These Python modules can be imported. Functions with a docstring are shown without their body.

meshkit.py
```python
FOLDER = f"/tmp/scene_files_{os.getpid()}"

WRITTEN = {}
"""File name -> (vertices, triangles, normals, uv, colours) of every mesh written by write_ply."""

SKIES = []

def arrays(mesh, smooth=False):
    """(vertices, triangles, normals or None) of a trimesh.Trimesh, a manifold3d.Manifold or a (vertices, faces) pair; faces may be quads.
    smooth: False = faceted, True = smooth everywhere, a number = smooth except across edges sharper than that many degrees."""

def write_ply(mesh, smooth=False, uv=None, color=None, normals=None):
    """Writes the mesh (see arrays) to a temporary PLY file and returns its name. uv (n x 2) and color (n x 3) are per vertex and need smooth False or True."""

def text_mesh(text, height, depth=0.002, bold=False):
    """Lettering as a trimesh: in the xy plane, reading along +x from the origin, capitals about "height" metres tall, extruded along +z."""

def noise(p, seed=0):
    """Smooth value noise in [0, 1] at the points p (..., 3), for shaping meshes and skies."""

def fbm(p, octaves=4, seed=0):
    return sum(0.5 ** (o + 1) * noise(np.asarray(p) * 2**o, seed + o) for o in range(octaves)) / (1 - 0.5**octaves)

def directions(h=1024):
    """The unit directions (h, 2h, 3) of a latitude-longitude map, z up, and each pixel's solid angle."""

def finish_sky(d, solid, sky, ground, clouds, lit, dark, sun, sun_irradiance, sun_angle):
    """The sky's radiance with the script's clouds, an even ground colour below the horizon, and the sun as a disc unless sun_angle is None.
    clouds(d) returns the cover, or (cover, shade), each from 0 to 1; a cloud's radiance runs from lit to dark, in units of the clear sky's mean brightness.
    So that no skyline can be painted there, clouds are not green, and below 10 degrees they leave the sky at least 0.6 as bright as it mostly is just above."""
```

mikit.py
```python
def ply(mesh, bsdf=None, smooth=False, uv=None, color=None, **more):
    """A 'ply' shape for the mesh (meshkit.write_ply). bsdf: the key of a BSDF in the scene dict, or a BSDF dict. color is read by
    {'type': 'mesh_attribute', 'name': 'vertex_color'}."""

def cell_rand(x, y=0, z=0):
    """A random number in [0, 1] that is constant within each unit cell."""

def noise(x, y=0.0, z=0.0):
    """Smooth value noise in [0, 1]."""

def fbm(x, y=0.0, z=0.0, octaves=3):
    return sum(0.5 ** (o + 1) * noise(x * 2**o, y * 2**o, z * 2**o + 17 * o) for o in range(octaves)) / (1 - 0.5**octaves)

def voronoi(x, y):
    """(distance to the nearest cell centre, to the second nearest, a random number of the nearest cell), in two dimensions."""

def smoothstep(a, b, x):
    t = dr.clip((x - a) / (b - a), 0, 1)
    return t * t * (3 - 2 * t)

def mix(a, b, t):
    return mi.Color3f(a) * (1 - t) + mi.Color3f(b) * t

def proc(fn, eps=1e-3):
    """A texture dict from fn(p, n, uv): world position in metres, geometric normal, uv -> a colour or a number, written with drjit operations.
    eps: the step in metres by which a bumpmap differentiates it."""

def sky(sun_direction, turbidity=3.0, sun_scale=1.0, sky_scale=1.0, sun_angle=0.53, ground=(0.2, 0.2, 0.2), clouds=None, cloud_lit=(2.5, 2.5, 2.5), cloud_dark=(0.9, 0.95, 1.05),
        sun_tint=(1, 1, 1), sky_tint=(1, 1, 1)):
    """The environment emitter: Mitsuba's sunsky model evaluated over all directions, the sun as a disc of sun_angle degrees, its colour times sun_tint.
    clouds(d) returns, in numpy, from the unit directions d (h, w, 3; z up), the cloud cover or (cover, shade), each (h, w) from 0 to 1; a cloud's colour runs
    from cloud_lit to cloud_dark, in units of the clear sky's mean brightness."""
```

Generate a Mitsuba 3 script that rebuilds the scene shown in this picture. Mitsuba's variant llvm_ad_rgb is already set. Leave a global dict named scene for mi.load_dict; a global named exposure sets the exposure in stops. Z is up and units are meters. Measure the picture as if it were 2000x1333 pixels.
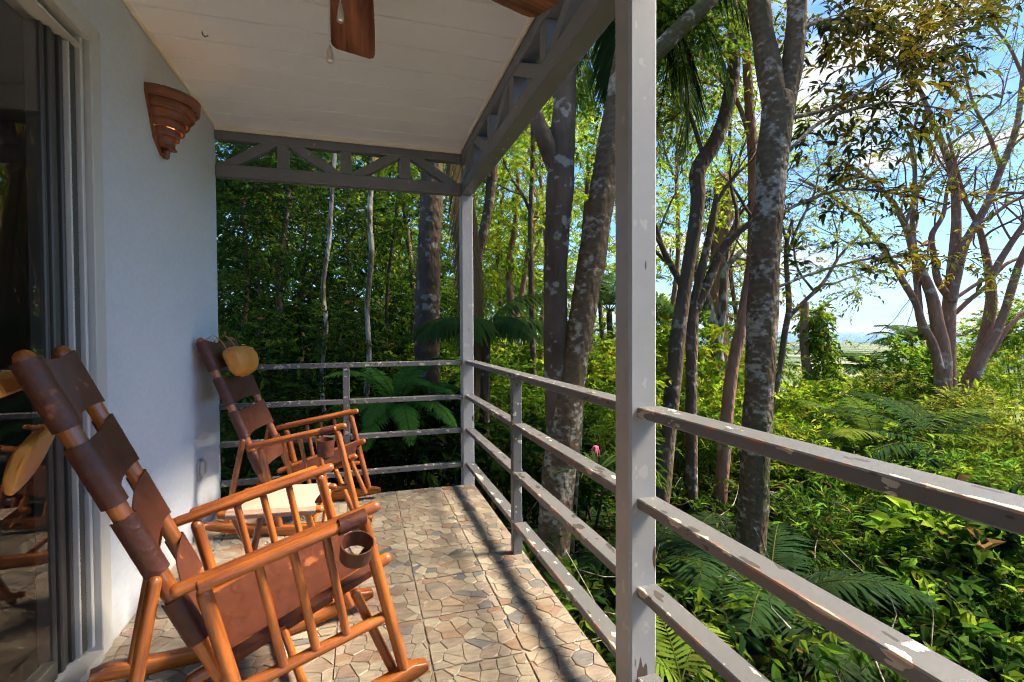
import math, random
import numpy as np, trimesh, drjit as dr, mitsuba as mi, mikit, meshkit
from mikit import noise, fbm, smoothstep, mix, proc, ply
from scipy.spatial import Voronoi
T = mi.ScalarTransform4f
scene, labels = {}, {}
PI = math.pi
# ------------------------------------------------------------------ camera, sky, exposure
EYE = np.array([0.0, 0.0, 1.15])
YAW, PITCH, ROLL, FPX = map(float, (math.radians(16.852), math.radians(-1.106), math.radians(-0.279), 966.97))
_f = np.array([math.sin(YAW) * math.cos(PITCH), math.cos(YAW) * math.cos(PITCH), math.sin(PITCH)])
_r = np.array([math.cos(YAW), -math.sin(YAW), 0.0])
_u = np.cross(_r, _f)
_r, _u = math.cos(ROLL) * _r + math.sin(ROLL) * _u, -math.sin(ROLL) * _r + math.cos(ROLL) * _u
scene['camera'] = {'type': 'perspective', 'fov': math.degrees(2 * math.atan(1000 / FPX)), 'fov_axis': 'x', 'near_clip': 0.02, 'far_clip': 200000.0,
                   'to_world': T().look_at(origin=EYE.tolist(), target=(EYE + _f).tolist(), up=_u.tolist())}
SUN = np.array([0.63, -0.12, 0.77])


def clouds(d):
    el = np.arcsin(np.clip(d[..., 2], -1, 1))
    q = np.stack([d[..., 0] / (d[..., 2] + 0.18), d[..., 1] / (d[..., 2] + 0.18), d[..., 2] * 0 + 3.1], -1)
    a = meshkit.fbm(q * 1.7, 5, 3)
    cover = np.clip((a - 0.585) / 0.08, 0, 1) * 0.95
    haze = np.clip(1 - el / 0.30, 0, 1) ** 2 * 0.40
    shade = np.clip((meshkit.fbm(q * 1.7 + 0.15, 4, 3) - 0.5) * 3, 0, 0.5)
    return np.clip(np.maximum(cover, haze), 0, 1), shade


scene['sky'] = mikit.sky(SUN.tolist(), turbidity=3, sun_scale=0.88, sky_scale=0.60, sun_angle=15.0, clouds=clouds, cloud_lit=(1.7, 1.7, 1.72),
                         cloud_dark=(1.1, 1.2, 1.35), ground=(0.12, 0.14, 0.08), sky_tint=(0.68, 0.90, 1.18), sun_tint=(0.97, 0.98, 0.97))
exposure = 3.75


def at(px, py, depth):
    """A point of the place, read from the photograph: pixel of the 2000 x 1333 picture and distance along the view."""
    return EYE + depth * (_f + _r * (px - 1000) / FPX - _u * (py - 666.5) / FPX)


# ------------------------------------------------------------------ materials
def rgb(*c):
    return {'type': 'rgb', 'value': [float(x) for x in c]}


def principled(key, color, rough=0.5, two=True, **k):
    b = {'type': 'principled', 'base_color': color if isinstance(color, dict) else rgb(*color), 'roughness': rough, **k}
    scene[key] = {'type': 'twosided', 'bsdf': b} if two else b


def paint_wall(p, n, uv):
    a = fbm(p.x * 2.0, p.y * 2.0, p.z * 2.0)
    b = noise(p.x * 60, p.y * 60, p.z * 60)
    c = mix((0.43, 0.48, 0.56), (0.49, 0.54, 0.62), a) * (0.96 + 0.08 * b)
    grime = smoothstep(0.22, 0.0, p.z + 0.25 * fbm(p.y * 5, p.z * 2, 1.0) - 0.1)
    return mix(c, (0.20, 0.185, 0.16), grime * 0.55)


def paint_ceiling(p, n, uv):
    a = fbm(p.x * 1.6, p.y * 1.6, p.z * 1.6)
    b = fbm(p.x * 3.0, p.y * 22.0, 1.0)
    return mix((0.76, 0.79, 0.85), (0.84, 0.87, 0.92), a * 0.7 + b * 0.3)


def steel_paint(p, n, uv):
    a = fbm(p.x * 4, p.y * 4, p.z * 4)
    b = fbm(p.x * 34, p.y * 34, p.z * 20 + 5)
    base = mix((0.30, 0.302, 0.300), (0.345, 0.347, 0.342), a)
    low = smoothstep(1.3, 0.2, p.z)
    base = mix(base, (0.42, 0.41, 0.385), smoothstep(0.70, 0.76, b + 0.03 * low) * 0.8)
    return mix(base, (0.08, 0.055, 0.04), smoothstep(0.71, 0.75, fbm(p.x * 30 + 9, p.y * 30, p.z * 6) + 0.06 * low - 0.05))


def truss_paint(p, n, uv):
    a = fbm(p.x * 4, p.y * 4, p.z * 4)
    b = fbm(p.x * 30, p.y * 30, p.z * 30 + 5)
    return mix(mix((0.145, 0.155, 0.175), (0.19, 0.20, 0.22), a), (0.36, 0.34, 0.31), smoothstep(0.79, 0.81, b))


def rail_paint(p, n, uv):
    """Worn paint of a hand rail: flaked to the cream undercoat, rust along the edge the hands rub."""
    a = fbm(p.x * 5, p.y * 5, p.z * 5)
    b = fbm(p.x * 36, p.y * 19, p.z * 36 + 5, 4)
    c = fbm(p.x * 60, p.y * 25, p.z * 60)
    up = smoothstep(0.5, 0.9, n.z)
    base = mix((0.088, 0.092, 0.098), (0.125, 0.128, 0.132), a)
    base = base * (1 - 0.1 * up)
    dz = dr.minimum(dr.minimum(dr.abs(p.z - 0.9354), dr.abs(p.z - 0.6775)), dr.minimum(dr.abs(p.z - 0.4258), dr.abs(p.z - 0.1662)))
    edge = smoothstep(0.018, 0.002, dr.abs(p.x - 0.738)) * smoothstep(0.015, 0.002, dz)
    worn = fbm(p.x * 3 + 4, p.y * 2.2, p.z * 5)
    joint = dr.maximum(smoothstep(0.22, 0.0, dr.abs(p.y - 1.22)), smoothstep(0.2, 0.0, dr.abs(p.y - 3.6)))
    chip = smoothstep(0.69, 0.71, b + 0.17 * edge * smoothstep(0.35, 0.6, c) + 0.12 * (worn - 0.5) + 0.06 * joint)
    base = mix(base, (0.38, 0.36, 0.31), chip)
    rust = smoothstep(0.64, 0.74, c + 0.12 * edge + 0.25 * (fbm(p.y * 1.7, p.z * 3.0, 2.0) - 0.5))
    base = mix(base, (0.26, 0.10, 0.045), rust * edge * 0.55)
    return mix(base, (0.05, 0.045, 0.04), smoothstep(0.70, 0.73, fbm(p.x * 40 + 3, p.y * 18, p.z * 40)))


def wood_uv(dark, light, s=1.0):
    def fn(p, n, uv):
        g = fbm(uv.x * 9 * s, uv.y * 0.9 * s, 0.0, 4)
        f = noise(uv.x * 60 * s, uv.y * 3 * s)
        d = fbm(p.x * 7, p.y * 7, p.z * 7)
        return mix(dark, light, dr.clip(g * 1.5 - 0.3, 0, 1)) * (0.82 + 0.26 * f) * (0.8 + 0.4 * d)
    return fn


def leather_fn(p, n, uv):
    a = fbm(p.x * 9, p.y * 9, p.z * 9, 4)
    b = fbm(p.x * 40, p.y * 40, p.z * 40)
    base = mix((0.052, 0.0165, 0.0095), (0.108, 0.034, 0.019), a)
    return mix(base, (0.25, 0.085, 0.035), smoothstep(0.66, 0.78, a * 0.6 + b * 0.4)) * (0.85 + 0.3 * b)


def pale_leather_fn(p, n, uv):
    a = fbm(p.x * 8, p.y * 8, p.z * 8, 4)
    return mix((0.36, 0.24, 0.185), (0.46, 0.33, 0.26), a)


def tan_leather_fn(p, n, uv):
    a = fbm(p.x * 12, p.y * 12, p.z * 12, 4)
    return mix((0.45, 0.165, 0.022), (0.60, 0.265, 0.052), a)


def leather_bump(p, n, uv):
    return fbm(p.x * 220, p.y * 220, p.z * 220) + 2.0 * fbm(p.x * 40, p.y * 40, p.z * 40) + 1.0 * smoothstep(0.10, 0.0, dr.abs(fbm(p.x * 13, p.y * 13, p.z * 20) - 0.5))


def stone_fn(lo, hi, spot, seed):
    def fn(p, n, uv):
        a = fbm(p.x * 18 + seed, p.y * 18, 2.0, 4)
        b = fbm(p.x * 30 + seed, p.y * 120, 5.0)
        c = mix(lo, hi, a)
        c = mix(c, spot, smoothstep(0.55, 0.75, fbm(p.x * 9, p.y * 9 + seed, 7.0)) * 0.7)
        return c * (0.45 + 0.34 * b)
    return fn


def stone_bump(p, n, uv):
    return fbm(p.x * 60, p.y * 200, 1.0) + fbm(p.x * 25, p.y * 25, 4.0)


def grout_fn(p, n, uv):
    return mix((0.14, 0.12, 0.095), (0.23, 0.195, 0.155), fbm(p.x * 20, p.y * 20, 0.5))


def bark_lichen(p, n, uv):
    a = fbm(p.x * 9, p.y * 9, p.z * 6, 4)
    b = fbm(p.x * 30, p.y * 30, p.z * 34, 3)
    c = fbm(p.x * 2 + 7, p.y * 2, p.z * 0.9)
    base = mix((0.056, 0.038, 0.020), (0.150, 0.108, 0.062), b)
    base = mix(base, (0.05, 0.055, 0.018), smoothstep(0.52, 0.62, c) * 0.8)
    pale = smoothstep(0.50, 0.64, 0.5 * a + 0.32 * b + 0.18 * fbm(p.x * 2.5, p.y * 2.5, p.z * 1.6)) * 0.9
    base = mix(base, mix((0.19, 0.165, 0.115), (0.37, 0.345, 0.27), b), pale)
    return base * (0.8 + 0.4 * noise(p.x * 70, p.y * 70, p.z * 130))


def bark_brown(p, n, uv):
    a = fbm(p.x * 6, p.y * 6, p.z * 2, 4)
    b = fbm(p.x * 25, p.y * 25, p.z * 8)
    base = mix((0.16, 0.085, 0.055), (0.36, 0.205, 0.14), a)
    return mix(base, (0.36, 0.32, 0.27), smoothstep(0.64, 0.7, fbm(p.x * 4, p.y * 4, p.z * 5)) * 0.8) * (0.7 + 0.6 * b)


def bark_dark(p, n, uv):
    a = fbm(p.x * 8, p.y * 8, p.z * 3, 4)
    base = mix((0.042, 0.03, 0.02), (0.15, 0.108, 0.072), a)
    return mix(base, (0.27, 0.26, 0.22), smoothstep(0.57, 0.65, 0.6 * fbm(p.x * 17, p.y * 17, p.z * 15 + 4, 4) + 0.4 * fbm(p.x * 5, p.y * 5, p.z * 4)) * 0.75)


def bark_pale(p, n, uv):
    a = fbm(p.x * 14, p.y * 14, p.z * 5, 4)
    return mix((0.09, 0.075, 0.05), (0.36, 0.34, 0.28), smoothstep(0.40, 0.66, a))


def bark_bump(p, n, uv):
    return fbm(p.x * 34, p.y * 34, p.z * 12, 4)


def soil_fn(p, n, uv):
    a = fbm(p.x * 3, p.y * 3, 0.3, 4)
    b = fbm(p.x * 17, p.y * 17, 0.9, 3)
    near = mix(mix((0.022, 0.016, 0.010), (0.075, 0.05, 0.03), b), (0.03, 0.04, 0.012), smoothstep(0.45, 0.6, a))
    d = dr.sqrt(p.x * p.x + p.y * p.y)
    q = fbm(p.x / 420, p.y / 900, 2.0, 4)
    w = fbm(p.x / 160, p.y / 300, 5.0, 3)
    far = mix((0.025, 0.05, 0.02), (0.10, 0.13, 0.05), smoothstep(0.42, 0.6, q))
    far = mix(far, (0.22, 0.21, 0.15), smoothstep(0.60, 0.66, w) * 0.8)
    return mix(near, far, smoothstep(60, 400, d))


def grain_red(p, n, uv):
    g = fbm(uv.x * 16, uv.y * 1.4, 0.0, 4)
    k = fbm(uv.x * 50, uv.y * 2.5, 3.0)
    return mix((0.07, 0.024, 0.014), (0.32, 0.125, 0.07), dr.clip(1.7 * g - 0.4, 0, 1)) * (0.7 + 0.6 * k)


principled('wall_paint', proc(paint_wall), 0.6)
principled('ceiling_paint', proc(paint_ceiling), 0.38)
principled('trim_paint', (0.74, 0.70, 0.62), 0.45)
principled('steel', proc(steel_paint), 0.42)
principled('truss_steel', proc(truss_paint), 0.42)
principled('rail_steel', proc(rail_paint), 0.42)
principled('aluminium', (0.42, 0.43, 0.43), 0.4, specular=0.6)
principled('dark_metal', (0.045, 0.043, 0.040), 0.4)
principled('grey_metal', (0.045, 0.045, 0.044), 0.42)
principled('chrome', (0.75, 0.74, 0.70), 0.25, metallic=1.0)
principled('rod_wood', proc(wood_uv((0.15, 0.038, 0.008), (0.48, 0.140, 0.019))), 0.28, clearcoat=1.0, clearcoat_gloss=0.9)
principled('lamp_wood', proc(wood_uv((0.10, 0.03, 0.012), (0.26, 0.085, 0.03), 1.6)), 0.4, clearcoat=0.4)
principled('blade_wood', proc(grain_red), 0.35, clearcoat=0.5)
for _k, _fn in (('leather', leather_fn), ('pale_leather', pale_leather_fn), ('tan_leather', tan_leather_fn)):
    scene[_k] = {'type': 'twosided', 'bsdf': {'type': 'bumpmap', 'scale': 0.0011, 'arbitrary': proc(leather_bump, 2e-3),
                 'bsdf': {'type': 'principled', 'base_color': proc(_fn), 'roughness': 0.43, 'specular': 0.4}}}
STONES = [((0.30, 0.26, 0.20), (0.42, 0.375, 0.295), (0.34, 0.25, 0.18)), ((0.25, 0.205, 0.165), (0.36, 0.30, 0.245), (0.25, 0.17, 0.13)),
          ((0.25, 0.165, 0.115), (0.33, 0.235, 0.175), (0.36, 0.305, 0.22)), ((0.14, 0.14, 0.14), (0.23, 0.225, 0.22), (0.26, 0.22, 0.18)),
          ((0.27, 0.215, 0.16), (0.35, 0.285, 0.215), (0.21, 0.15, 0.11))]
for _i, (_a, _b, _c) in enumerate(STONES):
    scene[f'stone_{_i}'] = {'type': 'twosided', 'bsdf': {'type': 'bumpmap', 'scale': 0.0016, 'arbitrary': proc(stone_bump, 3e-3),
                            'bsdf': {'type': 'principled', 'base_color': proc(stone_fn(_a, _b, _c, 3.7 * _i)), 'roughness': 0.42, 'specular': 0.45}}}
scene['stone_far'] = {'type': 'twosided', 'bsdf': {'type': 'bumpmap', 'scale': 0.0016, 'arbitrary': proc(stone_bump, 3e-3),
                      'bsdf': {'type': 'principled', 'base_color': {'type': 'mesh_attribute', 'name': 'vertex_color'}, 'roughness': 0.42, 'specular': 0.45}}}
principled('grout', proc(grout_fn), 0.8)
for _k, _fn in (('bark_lichen', bark_lichen), ('bark_brown', bark_brown), ('bark_dark', bark_dark), ('bark_pale', bark_pale)):
    scene[_k] = {'type': 'twosided', 'bsdf': {'type': 'bumpmap', 'scale': 0.028, 'arbitrary': proc(bark_bump, 4e-3), 'bsdf': {'type': 'principled', 'base_color': proc(_fn), 'roughness': 0.85, 'specular': 0.2}}}
principled('soil', proc(soil_fn), 0.95, specular=0.1)
principled('sea_water', (0.03, 0.09, 0.16), 0.35, specular=0.4)
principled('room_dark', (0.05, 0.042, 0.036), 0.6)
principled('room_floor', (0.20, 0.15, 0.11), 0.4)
principled('curtain_cloth', (0.16, 0.155, 0.15), 0.8)
principled('plastic_grey', (0.42, 0.43, 0.43), 0.45)
principled('pink_petal', (0.70, 0.13, 0.22), 0.5)
principled('concrete', (0.24, 0.22, 0.19), 0.85)
principled('bird_feather', (0.03, 0.03, 0.035), 0.7)
scene['pane_glass'] = {'type': 'thindielectric', 'int_ior': 1.3}
VC = {'type': 'mesh_attribute', 'name': 'vertex_color'}
scene['leaf'] = {'type': 'principledthin', 'base_color': VC, 'roughness': 0.5, 'diff_trans': 1.3, 'spec_trans': 0.0, 'eta': 1.38}
scene['frond_leaf'] = {'type': 'principledthin', 'base_color': VC, 'roughness': 0.36, 'diff_trans': 0.8, 'spec_trans': 0.0, 'eta': 1.42}

# ------------------------------------------------------------------ scene entries
used = {}


def numbered(key):
    n = used.get(key, 0)
    used[key] = n + 1
    return key if n == 0 else f'{key}_{n:03d}'


def obj(name, mesh, mat, parent=None, smooth=False, uv=None, color=None, **tags):
    key = numbered(name if parent is None else parent + '__' + name)
    scene[key] = ply(mesh, mat, smooth=smooth, uv=uv, color=color)
    if tags:
        labels[key] = {('category' if k == 'cat' else k): v for k, v in tags.items()}
    return key


def thing(name, label, cat, group=None):
    key = numbered(name)
    labels[key] = {'label': label, 'category': cat}
    if group:
        labels[key]['group'] = group
    return key


def box(x0, x1, y0, y1, z0, z1, c=0.0):
    """A box with chamfered edges."""
    x0, x1, y0, y1, z0, z1 = min(x0, x1), max(x0, x1), min(y0, y1), max(y0, y1), min(z0, z1), max(z0, z1)
    if c <= 0:
        m = trimesh.creation.box((x1 - x0, y1 - y0, z1 - z0))
        m.apply_translation(((x0 + x1) / 2, (y0 + y1) / 2, (z0 + z1) / 2))
        return m
    a = np.array([[x0, y0, z0], [x1, y1, z1]])
    pts = [np.array([a[i, 0] + (c if i == 0 else -c) * (k != 0), a[j, 1] + (c if j == 0 else -c) * (k != 1), a[l, 2] + (c if l == 0 else -c) * (k != 2)])
           for i in (0, 1) for j in (0, 1) for l in (0, 1) for k in range(3)]
    return trimesh.convex.convex_hull(np.array(pts))


def beam(p0, p1, wid, hei, side, c=0.003):
    """A square bar from p0 to p1; 'side' is the direction of its width."""
    p0, p1 = np.asarray(p0, float), np.asarray(p1, float)
    L = np.linalg.norm(p1 - p0)
    e = (p1 - p0) / L
    s = np.asarray(side, float)
    s = s - e * (s @ e)
    s /= np.linalg.norm(s)
    m = box(-L / 2, L / 2, -wid / 2, wid / 2, -hei / 2, hei / 2, c)
    M = np.eye(4)
    M[:3, 0], M[:3, 1], M[:3, 2], M[:3, 3] = e, s, np.cross(e, s), (p0 + p1) / 2
    m.apply_transform(M)
    return m


def cat(ms):
    return trimesh.util.concatenate([m if isinstance(m, trimesh.Trimesh) else trimesh.Trimesh(*m, process=False) for m in ms])


def frames(p):
    t = np.gradient(p, axis=0)
    t /= np.linalg.norm(t, axis=1, keepdims=True) + 1e-12
    a = np.zeros_like(t)
    ref = np.array([0, 0, 1.0]) if abs(t[0, 2]) < 0.8 else np.array([1.0, 0, 0])
    for i in range(len(p)):
        ref = ref - t[i] * (ref @ t[i])
        ref /= np.linalg.norm(ref) + 1e-12
        a[i] = ref
    return t, a, np.cross(t, a)


def tube(p, r, sides=8, cap=True, uvs=False, rough=0.0, seed=0):
    """A tube along points p with radii r. Returns (v, f) or (v, f, uv)."""
    p = np.asarray(p, float)
    r = np.broadcast_to(np.asarray(r, float), (len(p),))
    t, a, b = frames(p)
    n = sides + (1 if uvs else 0)
    ang = np.arange(n) * 2 * PI / sides
    ring = np.cos(ang)[None, :, None] * a[:, None] + np.sin(ang)[None, :, None] * b[:, None]
    rr = np.repeat(r[:, None], n, 1)
    if rough:
        q = p[:, None] + ring * r[:, None, None]
        rr = rr * (1 + rough * (meshkit.fbm(q * np.array([5, 5, 3.0]), 3, seed) - 0.5) * 2)
    v = (p[:, None] + ring * rr[..., None]).reshape(-1, 3)
    i, j = np.meshgrid(np.arange(len(p) - 1), np.arange(sides), indexing='ij')
    k = (j + 1) % n
    q = np.stack([i * n + j, i * n + k, (i + 1) * n + k, (i + 1) * n + j], -1).reshape(-1, 4)
    f = np.vstack([q[:, [0, 1, 2]], q[:, [0, 2, 3]]])
    if cap:
        o = len(v)
        v = np.vstack([v, p[:1], p[-1:]])
        j = np.arange(sides)
        kk = (j + 1) % n
        f = np.vstack([f, np.stack([j * 0 + o, kk, j], 1), np.stack([j * 0 + o + 1, (len(p) - 1) * n + j, (len(p) - 1) * n + kk], 1)])
    if not uvs:
        return v, f
    s = np.concatenate([[0], np.cumsum(np.linalg.norm(np.diff(p, axis=0), axis=1))])
    uv = np.stack([np.tile(ang / (2 * PI), len(p)) * 0.5, np.repeat(s * 6, n)], 1)
    if cap:
        uv = np.vstack([uv, [[0, 0], [0.3, s[-1] * 6]]])
    return v, f, uv


def spline(p, n):
    """Catmull-Rom through the rows of p (any width)."""
    p = np.asarray(p, float)
    q = np.vstack([2 * p[0] - p[1], p, 2 * p[-1] - p[-2]])
    t = np.linspace(0, len(p) - 1 - 1e-9, n)
    i = t.astype(int)
    u = (t - i)[:, None]
    a, b, c, d = q[i], q[i + 1], q[i + 2], q[i + 3]
    return 0.5 * (2 * b + (c - a) * u + (2 * a - 5 * b + 4 * c - d) * u ** 2 + (3 * b - a - 3 * c + d) * u ** 3)


def join(parts):
    """Concatenates (v, f[, extra]) tuples."""
    vs, fs, ex, o = [], [], [], 0
    for q in parts:
        vs.append(q[0])
        fs.append(np.asarray(q[1]) + o)
        if len(q) > 2:
            ex.append(q[2])
        o += len(q[0])
    return (np.vstack(vs), np.vstack(fs)) + ((np.vstack(ex),) if ex else ())


def rod(p0, p1, r, sides=14, tip=None, seed=0.0):
    """A turned wooden rod with rounded ends, with uv along the grain."""
    p0, p1 = np.asarray(p0, float), np.asarray(p1, float)
    L = np.linalg.norm(p1 - p0)
    e = (p1 - p0) / L
    tip = r * 1.1 if tip is None else tip
    s = [0, tip * 0.08, tip * 0.3, tip * 0.65, tip, L * 0.5, L - tip, L - tip * 0.65, L - tip * 0.3, L - tip * 0.08, L]
    k = [0.25, 0.5, 0.78, 0.95, 1, 1, 1, 0.95, 0.78, 0.5, 0.25]
    v, f, uv = tube([p0 + e * x for x in s], [r * x for x in k], sides, True, True)
    return v, f, uv + np.array([seed, seed * 3.1])


# ------------------------------------------------------------------ the setting: house, deck, ground
XW, XR, YE, ZC, ZB, YN, PW, XI = -0.904, 0.716, 3.645, 2.4876, 2.170, 1.228, 0.088, 0.738
rng = np.random.default_rng(5)

house = thing('house', 'blue grey rendered house wall with a glass door and a roof over the porch', 'house')
DOOR0, DOOR1, DOORZ = -0.1, 2.165, 2.235
wall = cat([box(XW - 0.16, XW, DOOR1, YE + 0.03, -1.6, ZC + 0.1), box(XW - 0.16, XW, DOOR0 - 0.0, DOOR1 - 0.0004, DOORZ, ZC + 0.1),
            box(XW - 0.16, XW, -3.4, DOOR0 - 0.0004, -1.6, ZC + 0.1), box(XW - 0.16, XW - 0.001, DOOR0, DOOR1 - 0.0004, -1.6, -0.03)])
obj('wall', wall, 'wall_paint', house)
obj('back_wall', cat([box(-4.6, -4.45, -3.4, YE + 0.03, -1.6, 2.6), box(-4.449, XW - 0.161, YE - 0.12, YE + 0.03, -1.6, 2.6),
                      box(-4.449, XW - 0.161, -3.4, -3.25, -1.6, 2.6)]), 'wall_paint', house)
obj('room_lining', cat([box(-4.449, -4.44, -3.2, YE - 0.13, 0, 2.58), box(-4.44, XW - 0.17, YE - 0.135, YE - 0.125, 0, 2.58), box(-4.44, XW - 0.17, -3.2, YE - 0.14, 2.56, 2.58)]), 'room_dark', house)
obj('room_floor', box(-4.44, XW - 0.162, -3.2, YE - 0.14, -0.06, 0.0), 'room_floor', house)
obj('roof', box(-4.8, 1.12, -3.7, 4.0, 2.60, 2.78, 0.01), 'concrete', house)
edges = [YE - 0.02 - 0.205 * k for k in range(34)]
for k in range(33):
    y1, y0 = edges[k] - 0.004, edges[k + 1] + 0.004
    b = box(XW + 0.006, XR - 0.004, y0, y1, ZC, ZC + 0.014, 0.0045)
    obj('ceiling_board', b, 'ceiling_paint', house)
obj('ceiling_backing', box(XW, XR + 0.09, -3.2, YE, ZC + 0.012, ZC + 0.02), 'concrete', house)
obj('cornice', cat([box(XW + 0.002, XR, YE - 0.028, YE - 0.002, ZC - 0.026, ZC + 0.01, 0.006), box(XW + 0.001, XW + 0.016, -3.2, YE - 0.03, ZC - 0.012, ZC + 0.01, 0.004),
                    box(XR - 0.018, XR - 0.002, -3.2, YE - 0.03, ZC - 0.014, ZC + 0.01, 0.004)]), 'trim_paint', house)

door = thing('sliding_door', 'aluminium framed sliding glass door reflecting the trees at the left edge', 'door')
obj('frame', cat([box(XW - 0.13, XW + 0.014, 2.085, 2.150, 0.0, 2.20, 0.003), box(XW - 0.13, XW + 0.010, 2.150, 2.163, 0.0, 2.232, 0.002),
                  box(XW - 0.13, XW + 0.014, DOOR0, 2.085, 2.165, 2.20, 0.003), box(XW - 0.13, XW + 0.010, DOOR0, 2.15, 2.20, 2.232, 0.002)]), 'aluminium', door)
obj('bead', cat([box(XW - 0.06, XW - 0.006, 2.062, 2.078, 0.05, 2.165, 0.003), box(XW - 0.05, XW - 0.016, 2.008, 2.016, 0.05, 2.12, 0.002), box(XW - 0.06, XW - 0.004, DOOR0, 2.078, 2.125, 2.135, 0.002)]), 'aluminium', door)
obj('track', cat([box(XW - 0.13, XW + 0.02, DOOR0, 2.085, -0.004, 0.028, 0.003), box(XW - 0.05, XW - 0.04, DOOR0, 2.085, 0.028, 0.05), box(XW - 0.10, XW - 0.09, DOOR0, 2.085, 0.028, 0.05)]), 'aluminium', door)
st = [box(XW - 0.045, XW - 0.020, 2.022, 2.058, 0.05, 2.125, 0.003)]
for a, b_, d in ((1.990, 2.006, 0.030), (1.962, 1.986, 0.040), (1.938, 1.958, 0.034), (1.914, 1.934, 0.043)):
    st.append(box(XW - 0.09, XW - d, a, b_, 0.05, 2.125, 0.004))
obj('stile', cat(st), 'grey_metal', door)
obj('bottom_rail', box(XW - 0.075, XW - 0.035, DOOR0, 1.913, 0.05, 0.11, 0.003), 'grey_metal', door)
obj('glass_pane', ([[XW - 0.05, DOOR0, 0.11], [XW - 0.05, 1.913, 0.11], [XW - 0.05, 1.913, 2.13], [XW - 0.05, DOOR0, 2.13]], [[0, 1, 2, 3]]), 'pane_glass', door)
deck = numbered('deck')
obj_key = 'deck'
scene[deck] = ply(box(XW - 0.0, 0.80, -3.2, YE + 0.01, -0.16, -0.006), 'grout')
labels[deck] = {'label': 'porch floor paved with irregular flagstone pattern tiles', 'kind': 'structure'}
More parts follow.
